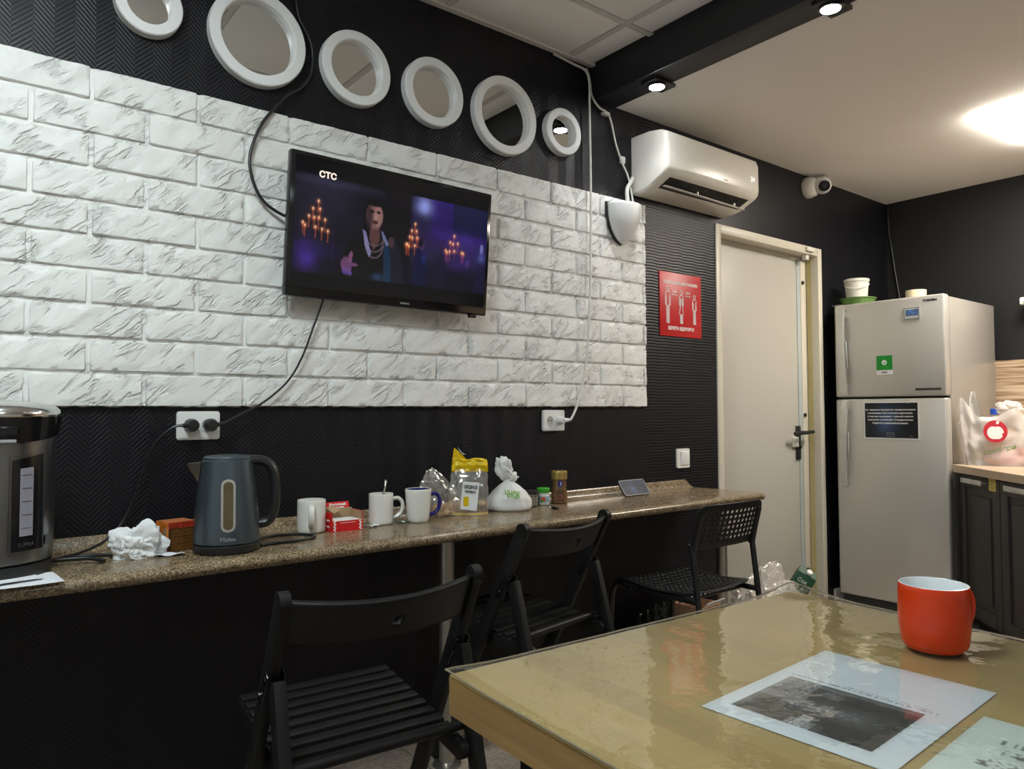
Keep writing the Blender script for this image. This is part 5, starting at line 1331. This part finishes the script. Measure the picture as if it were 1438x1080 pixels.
text('bag_text', 'самбери', M_gt, gb, (0, 0, 0), width=.130, height=.032, size=.03, bold=.0004, bend=lambda v: gpt(v.x - .008, .078 + v.y + v.x * .26) + Vector((0, -.002 - v.z, 0)))
# things beside the shopping bag
lt = crumple((4.43, 1.16, KZ), (.12, .10, .165), 31, mat('leafy_green', (.14, .33, .05), .5, var=.6, scale=25, bump=.5, bscale=40), .30, 2.2, 5, name='lettuce_pack')
tag(lt, 'pack of bright green leaves behind the right side of the shopping bag', 'lettuce')
bt = thing('blue_cap_bottle', 'bottle with a blue cap standing behind the shopping bag', 'bottle', (4.50, 1.515, KZ))
MB().lathe([(.028, 0), (.034, .004), (.034, .18), (.014, .235), (.014, .25)], 28).build('body', M_white, bt)
MB().lathe([(.019, .248), (.019, .276), (.016, .279), (0, .279)], 24).build('cap', mat('blue_cap', S(40, 80, 190), .35), bt)
yp = thing('yellow_pack', 'upright pack with a yellow top standing behind the shopping bag', 'pack', (4.50, 1.385, KZ), .4)
MB().box((0, 0, .124), (.065, .045, .248), .004).build('pack', M_offw, yp)
MB().box((0, 0, .259), (.060, .040, .022), .005).build('top', M_ysleeve, yp)

# ------------------------------------------------------------------ rubbish on the floor by the door
tg = thing('trash_bag', 'crinkled clear rubbish bag on the floor in front of the cream door', 'bag', (3.12, 2.03, .0))
crumple((0, 0, .001), (.225, .13, .235), 41, M_bag2, .22, 1.3, 6, name='film', parent=tg, fr2=5)
crumple((.0, 0, .004), (.15, .09, .15), 42, mat('mixed_rubbish', (.55, .42, .32), .7, var=.6, scale=18), .3, 2.0, 4, name='rubbish', parent=tg)
jc = thing('juice_carton', 'tilted dark green drink carton with a white cap on the rubbish by the door', 'carton', (3.335, 2.04, .135), math.radians(-58), None, math.radians(-6), math.radians(30))
M_carton = mat('dark_green_carton', S(22, 66, 40), .35, var=.25, scale=30)
b = MB(); b.box((0, 0, .085), (.096, .062, .17), .003); b.build('body', M_carton, jc)
b = MB(); vs = [b.bm.verts.new(p) for p in ((-.046, -.031, .17), (.046, -.031, .17), (.046, .031, .17), (-.046, .031, .17), (-.044, 0, .195), (.044, 0, .195))]
for q in ((0, 1, 5, 4), (2, 3, 4, 5), (1, 2, 5), (3, 0, 4)): b.bm.faces.new([vs[i] for i in q])
b.build('gable_top', M_carton, jc)
MB().lathe([(.014, 0), (.014, .012), (.012, .014), (0, .014)], 20, Matrix.Translation((.005, -.016, .182)) @ Matrix.Rotation(.66, 4, 'X')).build('cap', M_white, jc)
b = MB()
for k, (x, z, r) in enumerate(((-.02, .10, .016), (0, .075, .014), (-.025, .06, .012), (.012, .10, .008))): b.lathe([(0, 0), (r, .0004)], 10, Matrix.Translation((x, -.0318, z)) @ RX, cap=False)
b.build('printed_berry', mat('pale_leaf_print', (.30, .36, .26), .5, var=.6, scale=120), jc)
text('carton_text', 'Сок', M_wprint, jc, (-.004, -.0320, .135), width=.045, height=.020, size=.02)
kb = thing('cardboard_box', 'small open peach cardboard box on the floor behind the counter post', 'box', (2.62, 2.04, .0), .1)
b = MB()
b.box((0, 0, .003), (.15, .14, .004)); b.box((0, -.07, .13), (.15, .003, .26)); b.box((0, .07, .13), (.15, .003, .26)); b.box((-.075, 0, .13), (.003, .14, .26)); b.box((.075, 0, .13), (.003, .14, .26))
b.build('carton', mat('peach_cardboard', (.62, .38, .24), .7, var=.15), kb)
b = MB(); b.box((.0, -.085, .272), (.14, .03, .002), 0, Matrix.Rotation(-.8, 4, 'X')); b.build('flap', M_sheet, kb)
o = crumple((2.40, 2.095, .001), (.105, .07, .185), 51, mat('dark_foil_wrapper', (.03, .035, .03), .2, .4, var=.5, scale=30), .35, 2.0, 5, name='dark_wrapper'); tag(o, 'crumpled dark shiny wrapper on the floor under the counter, left of the peach box', 'wrapper')
o = crumple((2.845, 1.96, .001), (.055, .05, .165), 52, mat('silver_foil', (.45, .46, .45), .3, .7, var=.8, scale=60), .35, 2.0, 5, name='foil_packet'); tag(o, 'crumpled silver foil packet on the floor beside the counter post', 'packet')
kc = thing('paper_cup', 'brown paper cup lying between foil packet and clear rubbish bag', 'cup', (2.93, 1.92, .175), .5, None, math.radians(80))
MB().lathe([(.028, 0), (.028, .002), (.040, .10), (.042, .102), (.038, .10), (.026, .004), (0, .004)], 32).build('body', mat('kraft_paper', (.50, .30, .16), .7), kc)
